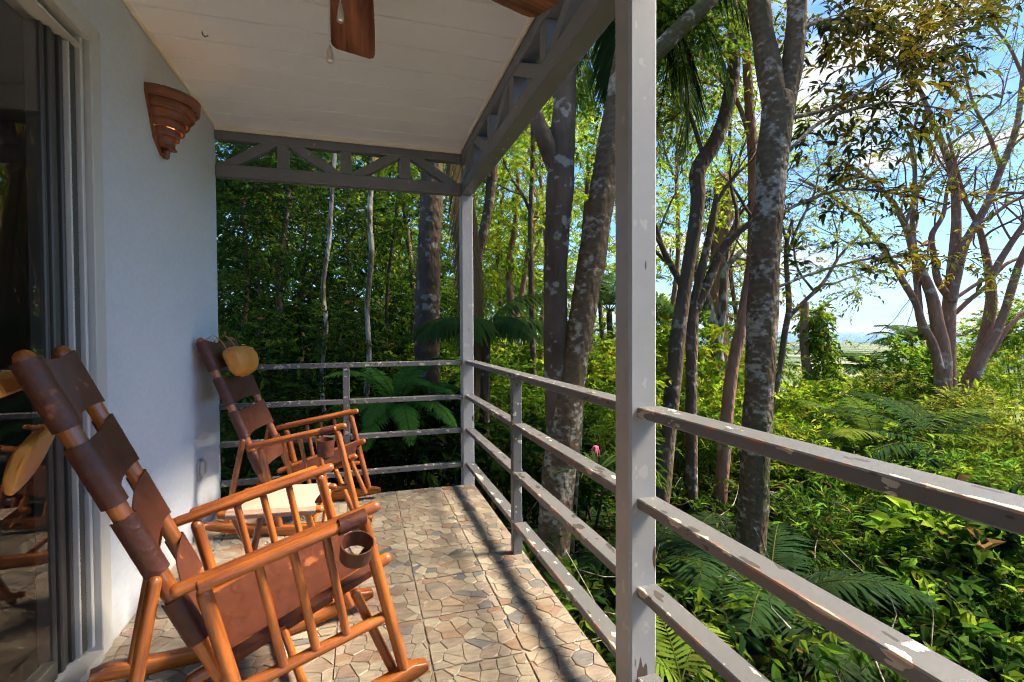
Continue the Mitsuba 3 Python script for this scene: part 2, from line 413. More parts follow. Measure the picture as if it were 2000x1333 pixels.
# crazy-paving stones, cut by the joints of the 0.325 m tiles
from shapely.geometry import Polygon, box as sbox
tile, jx, jy = 0.325, 0.22, 2.305
cells = []
for ix in range(-4, 3):
    for iy in range(-11, 6):
        x0, y0 = jx + ix * tile, jy + (iy - 1) * tile * 0.98
        r = sbox(max(x0 + 0.002, XW + 0.002), max(y0 + 0.002, -1.2), min(x0 + tile - 0.002, 0.7985), min(y0 + tile * 0.98 - 0.002, YE + 0.008))
        if x0 + tile < XW + 0.02 or x0 > 0.79 or y0 + tile < -1.1 or y0 > YE or r.is_empty or r.area < 1e-4:
            continue
        g = 6
        pts = np.array([[x0 + (i + 0.5 + rng.uniform(-0.42, 0.42)) * tile / g, y0 + (j + 0.5 + rng.uniform(-0.42, 0.42)) * tile / g] for i in range(-1, g + 1) for j in range(-1, g + 1)])
        pts = pts[rng.random(len(pts)) > 0.22]
        vo = Voronoi(pts)
        for reg in vo.point_region:
            ids = vo.regions[reg]
            if -1 in ids or len(ids) < 3:
                continue
            pg = Polygon(vo.vertices[ids]).intersection(r)
            if pg.is_empty or pg.area < 1.5e-4 or pg.geom_type != 'Polygon':
                continue
            pg = pg.buffer(-0.0030).buffer(0.0020, quad_segs=2)
            if pg.is_empty or pg.geom_type != 'Polygon' or pg.area < 1e-4:
                continue
            cells.append(pg.simplify(0.0007))


def stone_mesh(pg, h):
    """A flagstone: flat top with a chamfered rim."""
    o = np.array(pg.exterior.coords)[:-1]
    if pg.exterior.is_ccw is False:
        o = o[::-1]
    c = o.mean(0)
    n = len(o)
    d = np.maximum(np.linalg.norm(o - c, axis=1, keepdims=True), 1e-6)
    ins = o - (o - c) / d * np.minimum(0.0020, d * 0.4)
    v = np.vstack([np.c_[o, np.full(n, -0.0055)], np.c_[o, np.full(n, h - 0.0016)], np.c_[ins, np.full(n, h)], [[c[0], c[1], h]]])
    j = np.arange(n)
    k = (j + 1) % n
    f = np.vstack([np.stack([j, k, n + k], 1), np.stack([j, n + k, n + j], 1), np.stack([n + j, n + k, 2 * n + k], 1), np.stack([n + j, 2 * n + k, 2 * n + j], 1), np.stack([2 * n + j, 2 * n + k, j * 0 + 3 * n], 1)])
    return v, f


def seen(pg):
    c = np.array([*pg.centroid.coords[0], 0.0]) - EYE
    z = c @ _f
    return (pg.area / z ** 3 if z > 0.3 and abs(c @ _r / z) < 1.04 and -(c @ _u) / z < 0.72 else 0.0)


cells.sort(key=seen, reverse=True)
rest = [[] for _ in STONES]
for i, pg in enumerate(cells):
    mt = int(rng.choice(5, p=[0.42, 0.25, 0.09, 0.09, 0.15]))
    m = stone_mesh(pg, rng.uniform(-0.0012, 0.0006))
    if i < 300:
        obj('stone', m, f'stone_{mt}', deck)
    else:
        rest[mt].append(m)
far_m, far_c = [], []
for mt, ms in enumerate(rest):
    for m in ms:
        far_m.append(m)
        t_ = rng.uniform(0.15, 0.85)
        far_c.append(np.tile((np.array(STONES[mt][0]) * (1 - t_) + np.array(STONES[mt][1]) * t_) * 0.62 * rng.uniform(0.85, 1.12), (len(m[0]), 1)))
k = obj('stones', join(far_m), 'stone_far', deck, color=np.vstack(far_c))
labels[k] = {'kind': 'stuff'}
obj('edge_beam', cat([box(XW, 0.76, YE - 0.03, YE - 0.002, -0.42, -0.162), box(0.70, 0.78, -3.2, YE - 0.031, -0.42, -0.162)]), 'concrete', deck)

# ground
ea, la = np.array([0.78, 0.626]), np.array([-0.626, 0.78])


def ground(x, y):
    x, y = np.asarray(x, float), np.asarray(y, float)
    e, l = x * ea[0] + y * ea[1], x * la[0] + y * la[1]
    near = -1.25 - 0.035 * np.clip(e, 0, 15) + 0.10 * np.clip(l - 3.0, 0, 30) + 0.30 * (meshkit.fbm(np.stack([x * 0.35, y * 0.35, x * 0], -1), 3, 2) - 0.5)
    fall = 0.42 * np.clip(e - 15 - 0.5 * np.clip(l - 3, 0, 60), 0, None)
    d = np.hypot(x, y)
    hill = near - fall
    hill = np.where(d > 300, -180.0, np.maximum(hill, -180.0))
    return hill + np.where(d > 300, 8 * (meshkit.fbm(np.stack([x / 900, y / 900, x * 0], -1), 3, 8) - 0.5) * np.clip((8500 - d) / 1500, 0, 1), 0)


rr = np.concatenate([[0.01], np.geomspace(0.6, 60000, 150)])
th = np.linspace(0, 2 * PI, 181)[:-1]
gx, gy = rr[:, None] * np.cos(th), rr[:, None] * np.sin(th)
gz = ground(gx, gy)
gz = np.where(rr[:, None] > 9000, -190.0, gz)
gv = np.stack([gx, gy, gz], -1).reshape(-1, 3)
i, j = np.meshgrid(np.arange(len(rr) - 1), np.arange(180), indexing='ij')
k = (j + 1) % 180
gf = np.stack([i * 180 + j, (i + 1) * 180 + j, (i + 1) * 180 + k, i * 180 + k], -1).reshape(-1, 4)
obj('ground', (gv, gf), 'soil', smooth=True, kind='structure', label='dark forest soil falling away to the far coastal plain')
sv = np.vstack([[[r_ * math.cos(a), r_ * math.sin(a), -181.0] for a in np.linspace(0, 2 * PI, 97)[:-1]] for r_ in (8400.0, 59000.0)])
sf = [[i, 96 + i, 96 + (i + 1) % 96, (i + 1) % 96] for i in range(96)]
obj('sea', (sv, sf), 'sea_water', kind='structure', label='hazy blue sea along the horizon')

# ------------------------------------------------------------------ posts, trusses and railings
for (y, what) in ((YN, 'thick grey steel post in front, with chipped paint, carrying the porch beam'), (YE, 'grey steel corner post where the two railings meet'), (YN - 2.417, None)):
    if what is None:
        continue
    t = thing('porch_post', what, 'post', 'steel posts of the porch')
    obj('shaft', box(XR, XR + PW, y, y + PW, -1.5, ZB - 0.002, 0.007), 'steel', t, smooth=25)
    obj('base_plate', box(XR - 0.0, XR + PW + 0.002, y - 0.012, y + PW + 0.012, -0.20, -0.163, 0.002), 'steel', t)


def truss(t, a, b, nb, first, wid, side):
    """A steel truss of nb bays from a to b, under the ceiling."""
    a, b = np.asarray(a, float), np.asarray(b, float)
    up = np.array([0, 0, 1.0])
    h, ch, tw = ZC - 0.004 - ZB, 0.083, 0.072
    obj('chord', beam(a + up * ch / 2, b + up * ch / 2, wid, ch, side, 0.005), 'truss_steel', t)
    obj('chord', beam(a + up * (h - 0.036), b + up * (h - 0.036), wid, 0.072, side, 0.005), 'truss_steel', t)
    z0, z1 = ch + 0.001, h - 0.073
    pts = [a + (b - a) * k / nb for k in range(nb + 1)]
    e = (b - a) / np.linalg.norm(b - a)
    for p in pts[1:-1]:
        obj('upright', beam(p + up * z0, p + up * z1, wid - 0.004, tw, side, 0.003), 'truss_steel', t)
    for k in range(nb):
        lo, hi = (pts[k], pts[k + 1]) if (k % 2 == 0) == first else (pts[k + 1], pts[k])
        s = 1 if (hi - lo) @ e > 0 else -1
        obj('brace', beam(lo + e * s * 0.045 + up * (z0 - 0.02), hi - e * s * 0.045 + up * (z1 + 0.02), wid - 0.010, 0.060, side, 0.003), 'truss_steel', t)


t = thing('roof_truss', 'grey steel truss spanning the far end of the porch under the ceiling', 'truss', 'steel trusses under the roof')
truss(t, (XW + 0.002, YE + 0.043, ZB), (XR - 0.001, YE + 0.043, ZB), 4, True, 0.075, (0, 1, 0))
t = thing('roof_truss', 'grey steel truss running along the open side above the long railing', 'truss', 'steel trusses under the roof')
truss(t, (XR + PW / 2, -2.6, ZB), (XR + PW / 2, YE + PW, ZB), 14, True, PW - 0.003, (1, 0, 0))

RZ = [0.9354, 0.6775, 0.4258, 0.1662]


def rail(t, y0, y1, z, w):
    obj('rail', box(XI, XI + w, y0, y1, z - 0.029, z, 0.003), 'rail_steel', t)


def railing_side(y0, y1, ybal, label):
    t = thing('railing', label, 'railing', 'grey steel railings round the porch')
    for i, z in enumerate(RZ):
        segs = [(y0, y1)] if i == 0 else [(y0, ybal - 0.0235), (ybal + 0.0235, y1)]
        for a, b in segs:
            rail(t, a, b, z, 0.076 if i == 0 else 0.064)
    obj('baluster', box(XI - 0.003, XI + 0.045, ybal - 0.023, ybal + 0.023, -0.30, RZ[0] - 0.030, 0.003), 'rail_steel', t)


railing_side(YN + PW, YE, 2.44, 'railing between the thick front post and the corner post')
railing_side(-2.6, YN, 0.05, 'long railing with flaking paint on this side of the thick front post')
t = thing('railing', 'railing across the far end of the porch behind the second rocking chair', 'railing', 'grey steel railings round the porch')
for i, z in enumerate(RZ):
    for a, b in ([(XW + 0.001, XR)] if i == 0 else [(XW + 0.001, -0.1335), (-0.0865, XR)]):
        obj('rail', box(a, b, YE + 0.012, YE + 0.062, z - 0.034, z, 0.003), 'rail_steel', t)
obj('baluster', box(-0.133, -0.087, YE + 0.014, YE + 0.060, -0.30, RZ[0] - 0.0345, 0.003), 'rail_steel', t)

# ------------------------------------------------------------------ rocking chairs
W = 0.54


def chair(x, y, th, lean, label, pillow_behind, seed):
    """A leather and wood rocking chair. Its frame: u forward, v to its left, z up; the near (right) side frame lies at v = 0."""
    t = thing('rocking_chair', label, 'rocking chair', 'leather rocking chairs on the porch')
    cu, cv_, cz, cup_tilt = -0.235, -0.094, 0.560, math.radians(24 if pillow_behind else 3)
    c, s, cl, sl = math.cos(th), math.sin(th), math.cos(lean), math.sin(lean)
    rs = np.random.default_rng(seed)

    def X(v):
        v = np.asarray(v, float)
        u = v[..., 0] + 0.45
        uu, z = u * cl - v[..., 2] * sl - 0.45, u * sl + v[..., 2] * cl
        return np.stack([x + uu * c - v[..., 1] * s, y + uu * s + v[..., 1] * c, z], -1)

    def tip_(P, a):
        q = np.array(P, float) - [cu, cv_, cz]
        return np.stack([q[:, 0], q[:, 1] * math.cos(a) - q[:, 2] * math.sin(a), q[:, 1] * math.sin(a) + q[:, 2] * math.cos(a)], 1) + [cu, cv_, cz]

    def add(name, m, mat='rod_wood', parent=t, smooth=True, **k):
        if len(m) > 2:
            return obj(name, (X(m[0]), m[1]), mat, parent, smooth=True, uv=m[2], **k)
        return obj(name, (X(m[0]), m[1]), mat, parent, smooth=smooth, **k)

    def R(p0, p1, r, **k):
        return rod(p0, p1, r, seed=float(rs.uniform(0, 9)), **k)
    for v, o in ((0.0, -1), (W, 1)):
        add('armrest', R((-0.672, v, 0.503), (-0.138, v, 0.621), 0.0172))
        add('armrest', R((-0.618, v + o * 0.037, 0.515), (-0.190, v + o * 0.037, 0.610), 0.0162, tip=0.008))
        add('front_leg', R((-0.192, v, 0.596), (-0.052, v, 0.050), 0.0182))
        add('rear_leg', R((-0.603, v, 0.500), (-0.490, v, 0.040), 0.0190))
        for a, b in (((-0.476, 0.528), (-0.412, 0.222)), ((-0.390, 0.546), (-0.326, 0.238)), ((-0.302, 0.566), (-0.240, 0.254))):
            add('spindle', R((a[0], v + o * 0.012, a[1]), (b[0], v, b[1]), 0.0125, tip=0.006))
        add('side_rail', R((-0.575, v - o * 0.004, 0.188), (-0.118, v - o * 0.004, 0.268), 0.0170))
        add('brace', R((-0.205, v - o * 0.048, 0.355), (-0.075, v - o * 0.030, 0.048), 0.0150))
        add('prop_leg', R((-0.700, v - o * 0.022, 0.545), (-0.782, v - o * 0.006, 0.045), 0.0160))
        us = np.linspace(-0.885, 0.015, 19)
        zz = 0.006 + 0.24 * (us + 0.44) ** 2
        hw, hh = 0.021, 0.048
        pr = np.array([[-hw, 0], [hw, 0], [hw, hh * 0.85], [hw * 0.7, hh], [-hw * 0.7, hh], [-hw, hh * 0.85]])
        tp = np.clip(np.minimum(us + 0.885, 0.015 - us) / 0.04, 0.55, 1)
        rv = np.stack([np.stack([us + 0 * q[1], np.full_like(us, v) + q[0], zz + (q[1] * tp if q[1] > 0 else 0 * tp)], -1) for q in pr], 1).reshape(-1, 3)
        ru = np.stack([np.stack([np.full_like(us, 0.06 * m + v), us * 6], -1) for m in range(6)], 1).reshape(-1, 2)
        n6 = 6
        ii, jj = np.meshgrid(np.arange(18), np.arange(6), indexing='ij')
        kk = (jj + 1) % 6
        rf = np.stack([ii * n6 + jj, ii * n6 + kk, (ii + 1) * n6 + kk, (ii + 1) * n6 + jj], -1).reshape(-1, 4)
        rf = np.vstack([rf, [[0, 1, 2, 5], [2, 3, 4, 5]], np.array([[1, 0, 5, 2], [3, 2, 5, 4]]) + 18 * 6])
        k = numbered(t + '__rocker')
        scene[k] = ply((X(rv), rf[:, ::-1]), 'rod_wood', smooth=False, uv=None)
        scene[k] = ply((X(rv), rf[:, ::-1]), 'rod_wood', smooth=True, uv=ru)
    add('cross_rail', R((-0.33, 0.0, 0.045), (-0.33, W, 0.045), 0.0135))
    # back posts and leather slats
    VA, VB = 0.050, W - 0.044
    top, bot = np.array([-0.945, 0, 1.108]), np.array([-0.548, 0, 0.205])
    e = (bot - top) / np.linalg.norm(bot - top)
    nf = np.array([-e[2], 0, e[0]])          # forward normal of the back
    if nf[0] < 0:
        nf = -nf
    for v in (VA, VB):
        add('back_post', R(top + [0, v, 0], bot + [0, v, 0], 0.0225, tip=0.03))

    def slat(z0, z1, sag, name='slat', mat='leather', notch=0.012, k=0):
        r = 0.0262
        a = np.linspace(PI * 1.42, PI * 0.5, 13)                       # round post A, from the back to the front
        A = np.stack([VA + r * np.cos(a), r * np.sin(a)], 1)
        w = np.linspace(0, 1, 15)[1:-1]
        M = np.stack([VA + (VB - VA) * w, r - sag * np.sin(PI * w) ** 0.8], 1)
        B = np.stack([VB - r * np.cos(a[::-1]), r * np.sin(a[::-1])], 1)
        pth = np.vstack([A, M, B])
        m = len(pth)
        q0, q1 = (z0 - top[2]) / e[2], (z1 - top[2]) / e[2]           # along the post
        rows = np.linspace(0, 1, 9)
        V = []
        wmid = np.clip((pth[:, 0] - VA) / (VB - VA), 0, 1)
        for q in rows:
            cut = notch * np.sin(PI * wmid) ** 0.7
            tt = (q0 + cut) * (1 - q) + (q1 - cut) * q
            wob = 0.004 * np.sin(7 * wmid + 5 * q + k) * np.sin(PI * wmid)
            V.append(top + e * tt[:, None] + np.array([0, 1, 0]) * pth[:, :1] + nf * (pth[:, 1] + wob)[:, None])
        V = np.array(V).reshape(-1, 3)
        # a second skin gives the leather its thickness
        g = np.gradient(pth, axis=0)
        nn = np.stack([-g[:, 1], g[:, 0]], 1)
        nn /= np.linalg.norm(nn, axis=1, keepdims=True)
        off = (np.array([0, 1, 0]) * nn[:, :1] + nf * nn[:, 1:]) * 0.0032
        V2 = V + np.tile(off, (len(rows), 1))
        ii, jj = np.meshgrid(np.arange(len(rows) - 1), np.arange(m - 1), indexing='ij')
        f = np.stack([ii * m + jj, ii * m + jj + 1, (ii + 1) * m + jj + 1, (ii + 1) * m + jj], -1).reshape(-1, 4)
        o = len(V)
        rim = []
        loop = [(0, j_) for j_ in range(m)] + [(i_, m - 1) for i_ in range(1, len(rows))] + [(len(rows) - 1, j_) for j_ in range(m - 2, -1, -1)] + [(i_, 0) for i_ in range(len(rows) - 2, 0, -1)]
        ids = [a_ * m + b_ for a_, b_ in loop]
        for p_, q_ in zip(ids, ids[1:] + ids[:1]):
            rim.append([p_, q_, q_ + o, p_ + o])
        return add(name, (np.vstack([V, V2]), np.vstack([f, f[:, ::-1] + o, rim])), mat, smooth=40)
    for i_, (z1, z0) in enumerate(((1.086, 0.925), (0.885, 0.732), (0.697, 0.545), (0.470, 0.345))):
        slat(z1, z0, (0.014, 0.022, 0.028, 0.024)[i_], k=i_ + seed)
    # seat slung between two rods
    sf, sb = np.array([-0.082, 0, 0.428]), np.array([-0.640, 0, 0.228])
    d = (sb - sf) / np.linalg.norm(sb - sf)
    SA, SB = 0.058, W - 0.058
    for v in (SA, SB):
        add('seat_rod', R(sf + [0, v, 0], sb + [0, v, 0], 0.0190, tip=0.02))
    up = np.array([-d[2], 0, d[0]])
    if up[2] < 0:
        up = -up
    n1, n2 = 22, 33
    V = []
    L0, L1 = 0.045, 0.520
    for q in np.linspace(0, 1, n1):
        row = []
        for w in np.linspace(-0.13, 1.13, n2):
            if 0 <= w <= 1:
                yv = SA + (SB - SA) * w
                h = 0.0225 - 0.085 * math.sin(PI * w) ** 0.85 * (0.85 + 0.3 * q)
            else:
                o = -1 if w < 0 else 1
                ang = PI / 2 + (abs(w) if w < 0 else w - 1) / 0.13 * PI * 1.05
                yv = (SA if o < 0 else SB) + o * -0.0225 * math.cos(ang)
                h = 0.0225 * math.sin(ang)
            tt = L0 + (L1 - L0) * q
            edge = 1.0 - math.exp(-min(q, 1 - q) / 0.06)
            row.append(sf + d * (tt + 0.03 * math.sin(PI * min(max(w, 0), 1)) * (1 - q) * (1 - edge)) + np.array([0, yv, 0]) + up * h)
        V.append(row)
    V = np.array(V)
    keep = []
    for i_ in range(n1 - 1):
        for j_ in range(n2 - 1):
            wm = -0.13 + 1.26 * (j_ + 0.5) / (n2 - 1)
            notch = (wm < -0.035 or wm > 1.035) and (i_ % 7 in (6,))
            if not notch:
                keep.append([i_ * n2 + j_, i_ * n2 + j_ + 1, (i_ + 1) * n2 + j_ + 1, (i_ + 1) * n2 + j_])
    keep = np.array(keep)
    V = V.reshape(-1, 3)
    V2 = V - up * 0.003
    add('seat', (np.vstack([V, V2]), np.vstack([keep, keep[:, ::-1] + len(V)])), 'leather', smooth=40)
    # cup holder on the right armrest
    ang = np.linspace(0, 2 * PI, 29)
    P = []
    ch = 0.052 if pillow_behind else 0.090
    for rr_, h in ((0.044, -ch), (0.046, 0.0), (0.0425, 0.0), (0.0405, -ch)):
        P.append(np.stack([cu + rr_ * np.cos(ang), cv_ + rr_ * np.sin(ang), cz + h + 0 * ang], 1))
    P = tip_(np.array(P).reshape(-1, 3), cup_tilt)
    ii, jj = np.meshgrid(np.arange(4), np.arange(28), indexing='ij')
    f = np.stack([ii * 29 + jj, ii * 29 + jj + 1, ((ii + 1) % 4) * 29 + jj + 1, ((ii + 1) % 4) * 29 + jj], -1).reshape(-1, 4)
    ch_ = add('cup_holder', (P, f), 'leather', smooth=50)
    st_ = []
    for q in (0.4, 0.4 + PI / 2):
        dx, dy = 0.038 * math.cos(q), 0.038 * math.sin(q)
        a_, b_, m_ = np.array([cu + dx, cv_ + dy, cz - ch + 0.003]), np.array([cu - dx, cv_ - dy, cz - ch + 0.003]), np.array([cu, cv_, cz - ch - 0.022 + 0.003 * q])
        pts = spline([a_, m_, b_], 9)
        wv = np.array([-math.sin(q), math.cos(q), 0]) * 0.008
        vv = np.vstack([pts - wv, pts + wv, pts - wv - [0, 0, 0.003], pts + wv - [0, 0, 0.003]])
        ff = [[k_, k_ + 1, 9 + k_ + 1, 9 + k_] for k_ in range(8)] + [[18 + k_, 27 + k_, 27 + k_ + 1, 18 + k_ + 1] for k_ in range(8)]
        st_.append((vv, np.array(ff)))
    k = numbered(ch_ + '__strap')
    scene[k] = ply(((lambda m: (X(tip_(m[0], cup_tilt)), m[1]))(join(st_))), 'leather')
    aa = np.linspace(-0.6, 2 * PI - 1.1, 26)
    fs = -0.235
    zc_ = 0.515 + (fs + 0.618) / (0.618 - 0.190) * 0.095
    V = []
    for du in (-0.038, 0.038):
        V.append(np.stack([np.full_like(aa, fs + du), -0.037 + 0.0205 * np.cos(aa), zc_ + du * 0.22 + 0.0205 * np.sin(aa)], 1))
        V.append(np.stack([np.full_like(aa, fs + du), -0.037 + 0.0235 * np.cos(aa), zc_ + du * 0.22 + 0.0235 * np.sin(aa)], 1))
    V = np.array(V).reshape(-1, 3)
    ff = [[k_, 52 + k_, 52 + k_ + 1, k_ + 1] for k_ in range(25)] + [[26 + k_, 26 + k_ + 1, 78 + k_ + 1, 78 + k_] for k_ in range(25)]
    ff += [[k_, k_ + 1, 26 + k_ + 1, 26 + k_] for k_ in range(25)] + [[52 + k_, 78 + k_, 78 + k_ + 1, 52 + k_ + 1] for k_ in range(25)]
    k = numbered(ch_ + '__strap')
    scene[k] = ply((X(V), np.array(ff)), 'leather', smooth=40)
    # head pillow with its straps and counterweight
    pt = thing('head_pillow', 'tan suede pillow hanging behind the backrest of the nearer rocking chair' if pillow_behind else 'tan suede pillow strapped to the top of the farther rocking chair', 'pillow', 'tan suede head pillows')
    nu, nw = 26, 18
    vm = VA + 0.20 if not pillow_behind else VA + 0.17
    if pillow_behind:
        ctr = np.array([-0.945, vm, 0.850])
        eh, ed = np.array([0.34, 0, 0.94]), np.array([-0.94, 0, 0.34])
    else:
        ctr = top + e * 0.165 + np.array([0, vm, 0]) + nf * 0.070
        eh, ed = -e, nf
    V = []
    hw_, hh_, dd_ = (0.150, 0.080, 0.030) if pillow_behind else (0.160, 0.098, 0.080)
    for a_ in np.linspace(-PI / 2, PI / 2, nw):
        for b_ in np.linspace(0, 2 * PI, nu, endpoint=False):
            px_ = np.sign(math.sin(a_)) * abs(math.sin(a_)) ** 0.8
            cr = max(math.cos(a_), 1e-9) ** 0.28
            hx = cr * math.cos(b_)
            hz = cr * math.sin(b_)
            low = (1.15 if hx < 0 else 0.72)
            bump = 1 + 0.10 * math.sin(7 * px_ + 4 * hx) * (0.4 + 0.6 * hx) + 0.06 * math.sin(15 * px_ - 6 * hx)
            V.append(ctr + np.array([0, 1, 0]) * px_ * hw_ + eh * hx * hh_ * low + ed * np.sign(hz) * abs(hz) ** 0.75 * dd_ * bump * (0.25 if hz < 0 else 1.0))
    V = np.array(V)
    ii, jj = np.meshgrid(np.arange(nw - 1), np.arange(nu), indexing='ij')
    kk = (jj + 1) % nu
    f = np.stack([ii * nu + jj, ii * nu + kk, (ii + 1) * nu + kk, (ii + 1) * nu + jj], -1).reshape(-1, 4)
    add('cushion', (V, f[:, ::-1]), 'tan_leather', pt, smooth=True)
    sm = ctr + eh * (-0.002)
    rim = np.array([ctr + np.array([0, 1, 0]) * hw_ * 1.0 * np.sign(math.sin(q)) * abs(math.sin(q)) ** 0.6 + eh * (math.cos(q) * hh_ * (0.72 if math.cos(q) > 0 else 1.15)) * 1.0 + ed * 0.002 for q in np.linspace(0, 2 * PI, 40)])
    add('seam', tube(rim, 0.0042, 5, False), 'tan_leather', pt)
    for v in (vm - 0.075, vm + 0.075):
        over = top + e * 0.012 + np.array([0, v, 0])
        if pillow_behind:
            pts = [ctr + [0, v - vm, 0] + eh * hh_ * 0.9, ctr + [0, v - vm, 0] + eh * (hh_ + 0.06) + ed * 0.0, top + e * 0.05 + [0, v, 0] - nf * 0.035, top + e * 0.03 + [0, v, 0] - nf * 0.033]
        else:
            pts = [ctr + [0, v - vm, 0] + eh * hh_ * 0.6 - ed * 0.01, ctr + [0, v - vm, 0] + eh * (hh_ + 0.015) - ed * 0.015, over + nf * 0.03 - e * 0.012, over - e * 0.010 - nf * 0.01, over - nf * 0.034, over - nf * 0.04 + e * 0.06]
        pts = spline(pts, 18)
        wv = np.array([0, 0.008, 0])
        n_ = 18
        th_ = nf * 0.0025
        vv = np.vstack([pts - wv, pts + wv, pts - wv + th_, pts + wv + th_])
        ff = [[k_, k_ + 1, n_ + k_ + 1, n_ + k_] for k_ in range(n_ - 1)] + [[2 * n_ + k_, 3 * n_ + k_, 3 * n_ + k_ + 1, 2 * n_ + k_ + 1] for k_ in range(n_ - 1)]
        add('strap', (vv, np.array(ff)), 'tan_leather', pt, smooth=False)
    m = box(-0.028, 0.028, -0.10, 0.10, -0.011, 0.011, 0.005)
    cw = top + e * 0.055 + np.array([0, vm - 0.04 if pillow_behind else vm, 0]) - nf * (0.075 if pillow_behind else 0.055)
    vv = np.array(m.vertices)
    vv = cw + vv[:, :1] * e + vv[:, 1:2] * np.array([0, 1, 0]) + vv[:, 2:] * nf
    add('counterweight', (vv, np.array(m.faces)), 'tan_leather', pt, smooth=False)
    return t


chair(0.174, 1.608, math.radians(17.3), math.radians(-0.5), 'nearer wood and leather rocking chair beside the sliding door', True, 3)
chair(0.030, 3.000, math.radians(-6.7), math.radians(-1.6), 'farther wood and leather rocking chair in the corner by the end railing', False, 8)

# ------------------------------------------------------------------ leather footstool
t = thing('footstool', 'pale sunlit leather folding footstool between the two rocking chairs', 'footstool')
o, ex, ey = np.array([-0.565, 2.30, 0]), np.array([0.992, -0.125, 0]), np.array([0.125, 0.992, 0])
FS = lambda a, b, z: o + ex * a + ey * b + np.array([0, 0, z])
for b in (0.0, 0.31):
    m = rod(FS(-0.02, b, 0.395), FS(0.405, b, 0.395), 0.0165, seed=b)
    obj('top_rod', m[:2], 'rod_wood', t, smooth=True, uv=m[2])
for a in (0.045, 0.335):
    for b0, b1, da in ((0.0, 0.31, 0.0), (0.31, 0.0, 0.032)):
        m = rod(FS(a + da, b0, 0.39), FS(a + da, b1, 0.008), 0.0145, seed=a + b0)
        obj('leg', m[:2], 'rod_wood', t, smooth=True, uv=m[2])
for b in (0.015, 0.295):
    m = rod(FS(0.0, b, 0.045), FS(0.40, b, 0.045), 0.0125, seed=b + 4)
    obj('stretcher', m[:2], 'rod_wood', t, smooth=True, uv=m[2])
V = []
for a in np.linspace(0.02, 0.375, 12):
    a_ = (a - 0.02) / 0.355
    for w in np.linspace(-0.2, 1.2, 25):
        if 0 <= w <= 1:
            b, z = 0.31 * w, 0.395 + 0.0195 - 0.022 * math.sin(PI * w)
            sh = 0.035 * math.sin(PI * w) * (1 - 2 * a_) * (1.0 if a_ > 0.5 else 0.5)
        else:
            q = PI / 2 + ((-w if w < 0 else w - 1) / 0.2) * PI * 1.1
            b, z, sh = (0 if w < 0 else 0.31) + (1 if w < 0 else -1) * 0.0195 * math.cos(q), 0.395 + 0.0195 * math.sin(q), 0
        V.append(FS(a + sh, b, z))
V = np.array(V)
f = np.array([[i_ * 25 + j_, i_ * 25 + j_ + 1, (i_ + 1) * 25 + j_ + 1, (i_ + 1) * 25 + j_] for i_ in range(11) for j_ in range(24)])
obj('seat', (np.vstack([V, V - [0, 0, 0.003]]), np.vstack([f[:, ::-1], f + len(V)])), 'pale_leather', t, smooth=40)

# ------------------------------------------------------------------ ceiling fan
HUB = np.array([-0.02, 1.335, 2.2])
t = thing('ceiling_fan', 'ceiling fan with dark red wood blades and two pull chains', 'fan')


def lathe(prof, c, n=28):
    a = np.linspace(0, 2 * PI, n, endpoint=False)
    v = np.array([[c[0] + r * math.cos(q), c[1] + r * math.sin(q), c[2] + z] for r, z in prof for q in a])
    f = np.array([[i * n + j, i * n + (j + 1) % n, (i + 1) * n + (j + 1) % n, (i + 1) * n + j] for i in range(len(prof) - 1) for j in range(n)])
    return v, f


obj('motor', lathe([(0.001, 0.03), (0.06, 0.03), (0.10, 0.045), (0.115, 0.08), (0.115, 0.13), (0.09, 0.16), (0.03, 0.175), (0.02, 0.2), (0.02, 0.25), (0.06, 0.26), (0.07, 0.287)][::-1], HUB), 'dark_metal', t, smooth=40)
obj('switch_housing', lathe([(0.001, -0.05), (0.045, -0.05), (0.062, -0.03), (0.062, 0.028), (0.001, 0.029)][::-1], HUB), 'dark_metal', t, smooth=40)
for k in range(5):
    a = math.radians(90 - 72 * k)
    e1, e2 = np.array([math.cos(a), math.sin(a), 0]), np.array([-math.sin(a), math.cos(a), 0])
    tilt = math.radians(9)
    e2t, e3 = e2 * math.cos(tilt) + np.array([0, 0, math.sin(tilt)]), np.array([0, 0, math.cos(tilt)]) - e2 * math.sin(tilt)
    out = [(0.17, -0.055), (0.30, -0.066), (0.45, -0.074), (0.60, -0.078), (0.625, -0.074), (0.639, -0.06), (0.639, 0.06), (0.625, 0.074), (0.60, 0.078), (0.45, 0.074), (0.30, 0.066), (0.17, 0.055)]
    n = len(out)
    vv, uv = [], []
    for z in (-0.0035, 0.0035):
        for u, v in out:
            vv.append(HUB + e1 * u + e2t * v + e3 * z)
            uv.append([v * 3 + k, u * 3])
    ff = [[0, i, i + 1] for i in range(1, n - 1)]
    fb = [[i[0], i[2], i[1]] for i in ff]
    vv2 = vv + vv
    uv2 = uv + uv
    side = []
    for i in range(n):
        j = (i + 1) % n
        side += [[2 * n + i, 2 * n + j, 3 * n + j], [2 * n + i, 3 * n + j, 3 * n + i]]
    b = obj('blade', (np.array(vv2), np.array(fb + [[x + n for x in q] for q in ff] + side)), 'blade_wood', t, smooth=False, uv=np.array(uv2))
    br = cat([beam(HUB + e1 * 0.055 + [0, 0, 0.012], HUB + e1 * 0.25 + [0, 0, 0.010], 0.03, 0.006, e2t), beam(HUB + e1 * 0.20 - e2t * 0.035 + [0, 0, 0.0075], HUB + e1 * 0.20 + e2t * 0.035 + [0, 0, 0.0075], 0.02, 0.005, e1)])
    k2 = numbered(b + '__bracket')
    scene[k2] = ply(br, 'dark_metal')
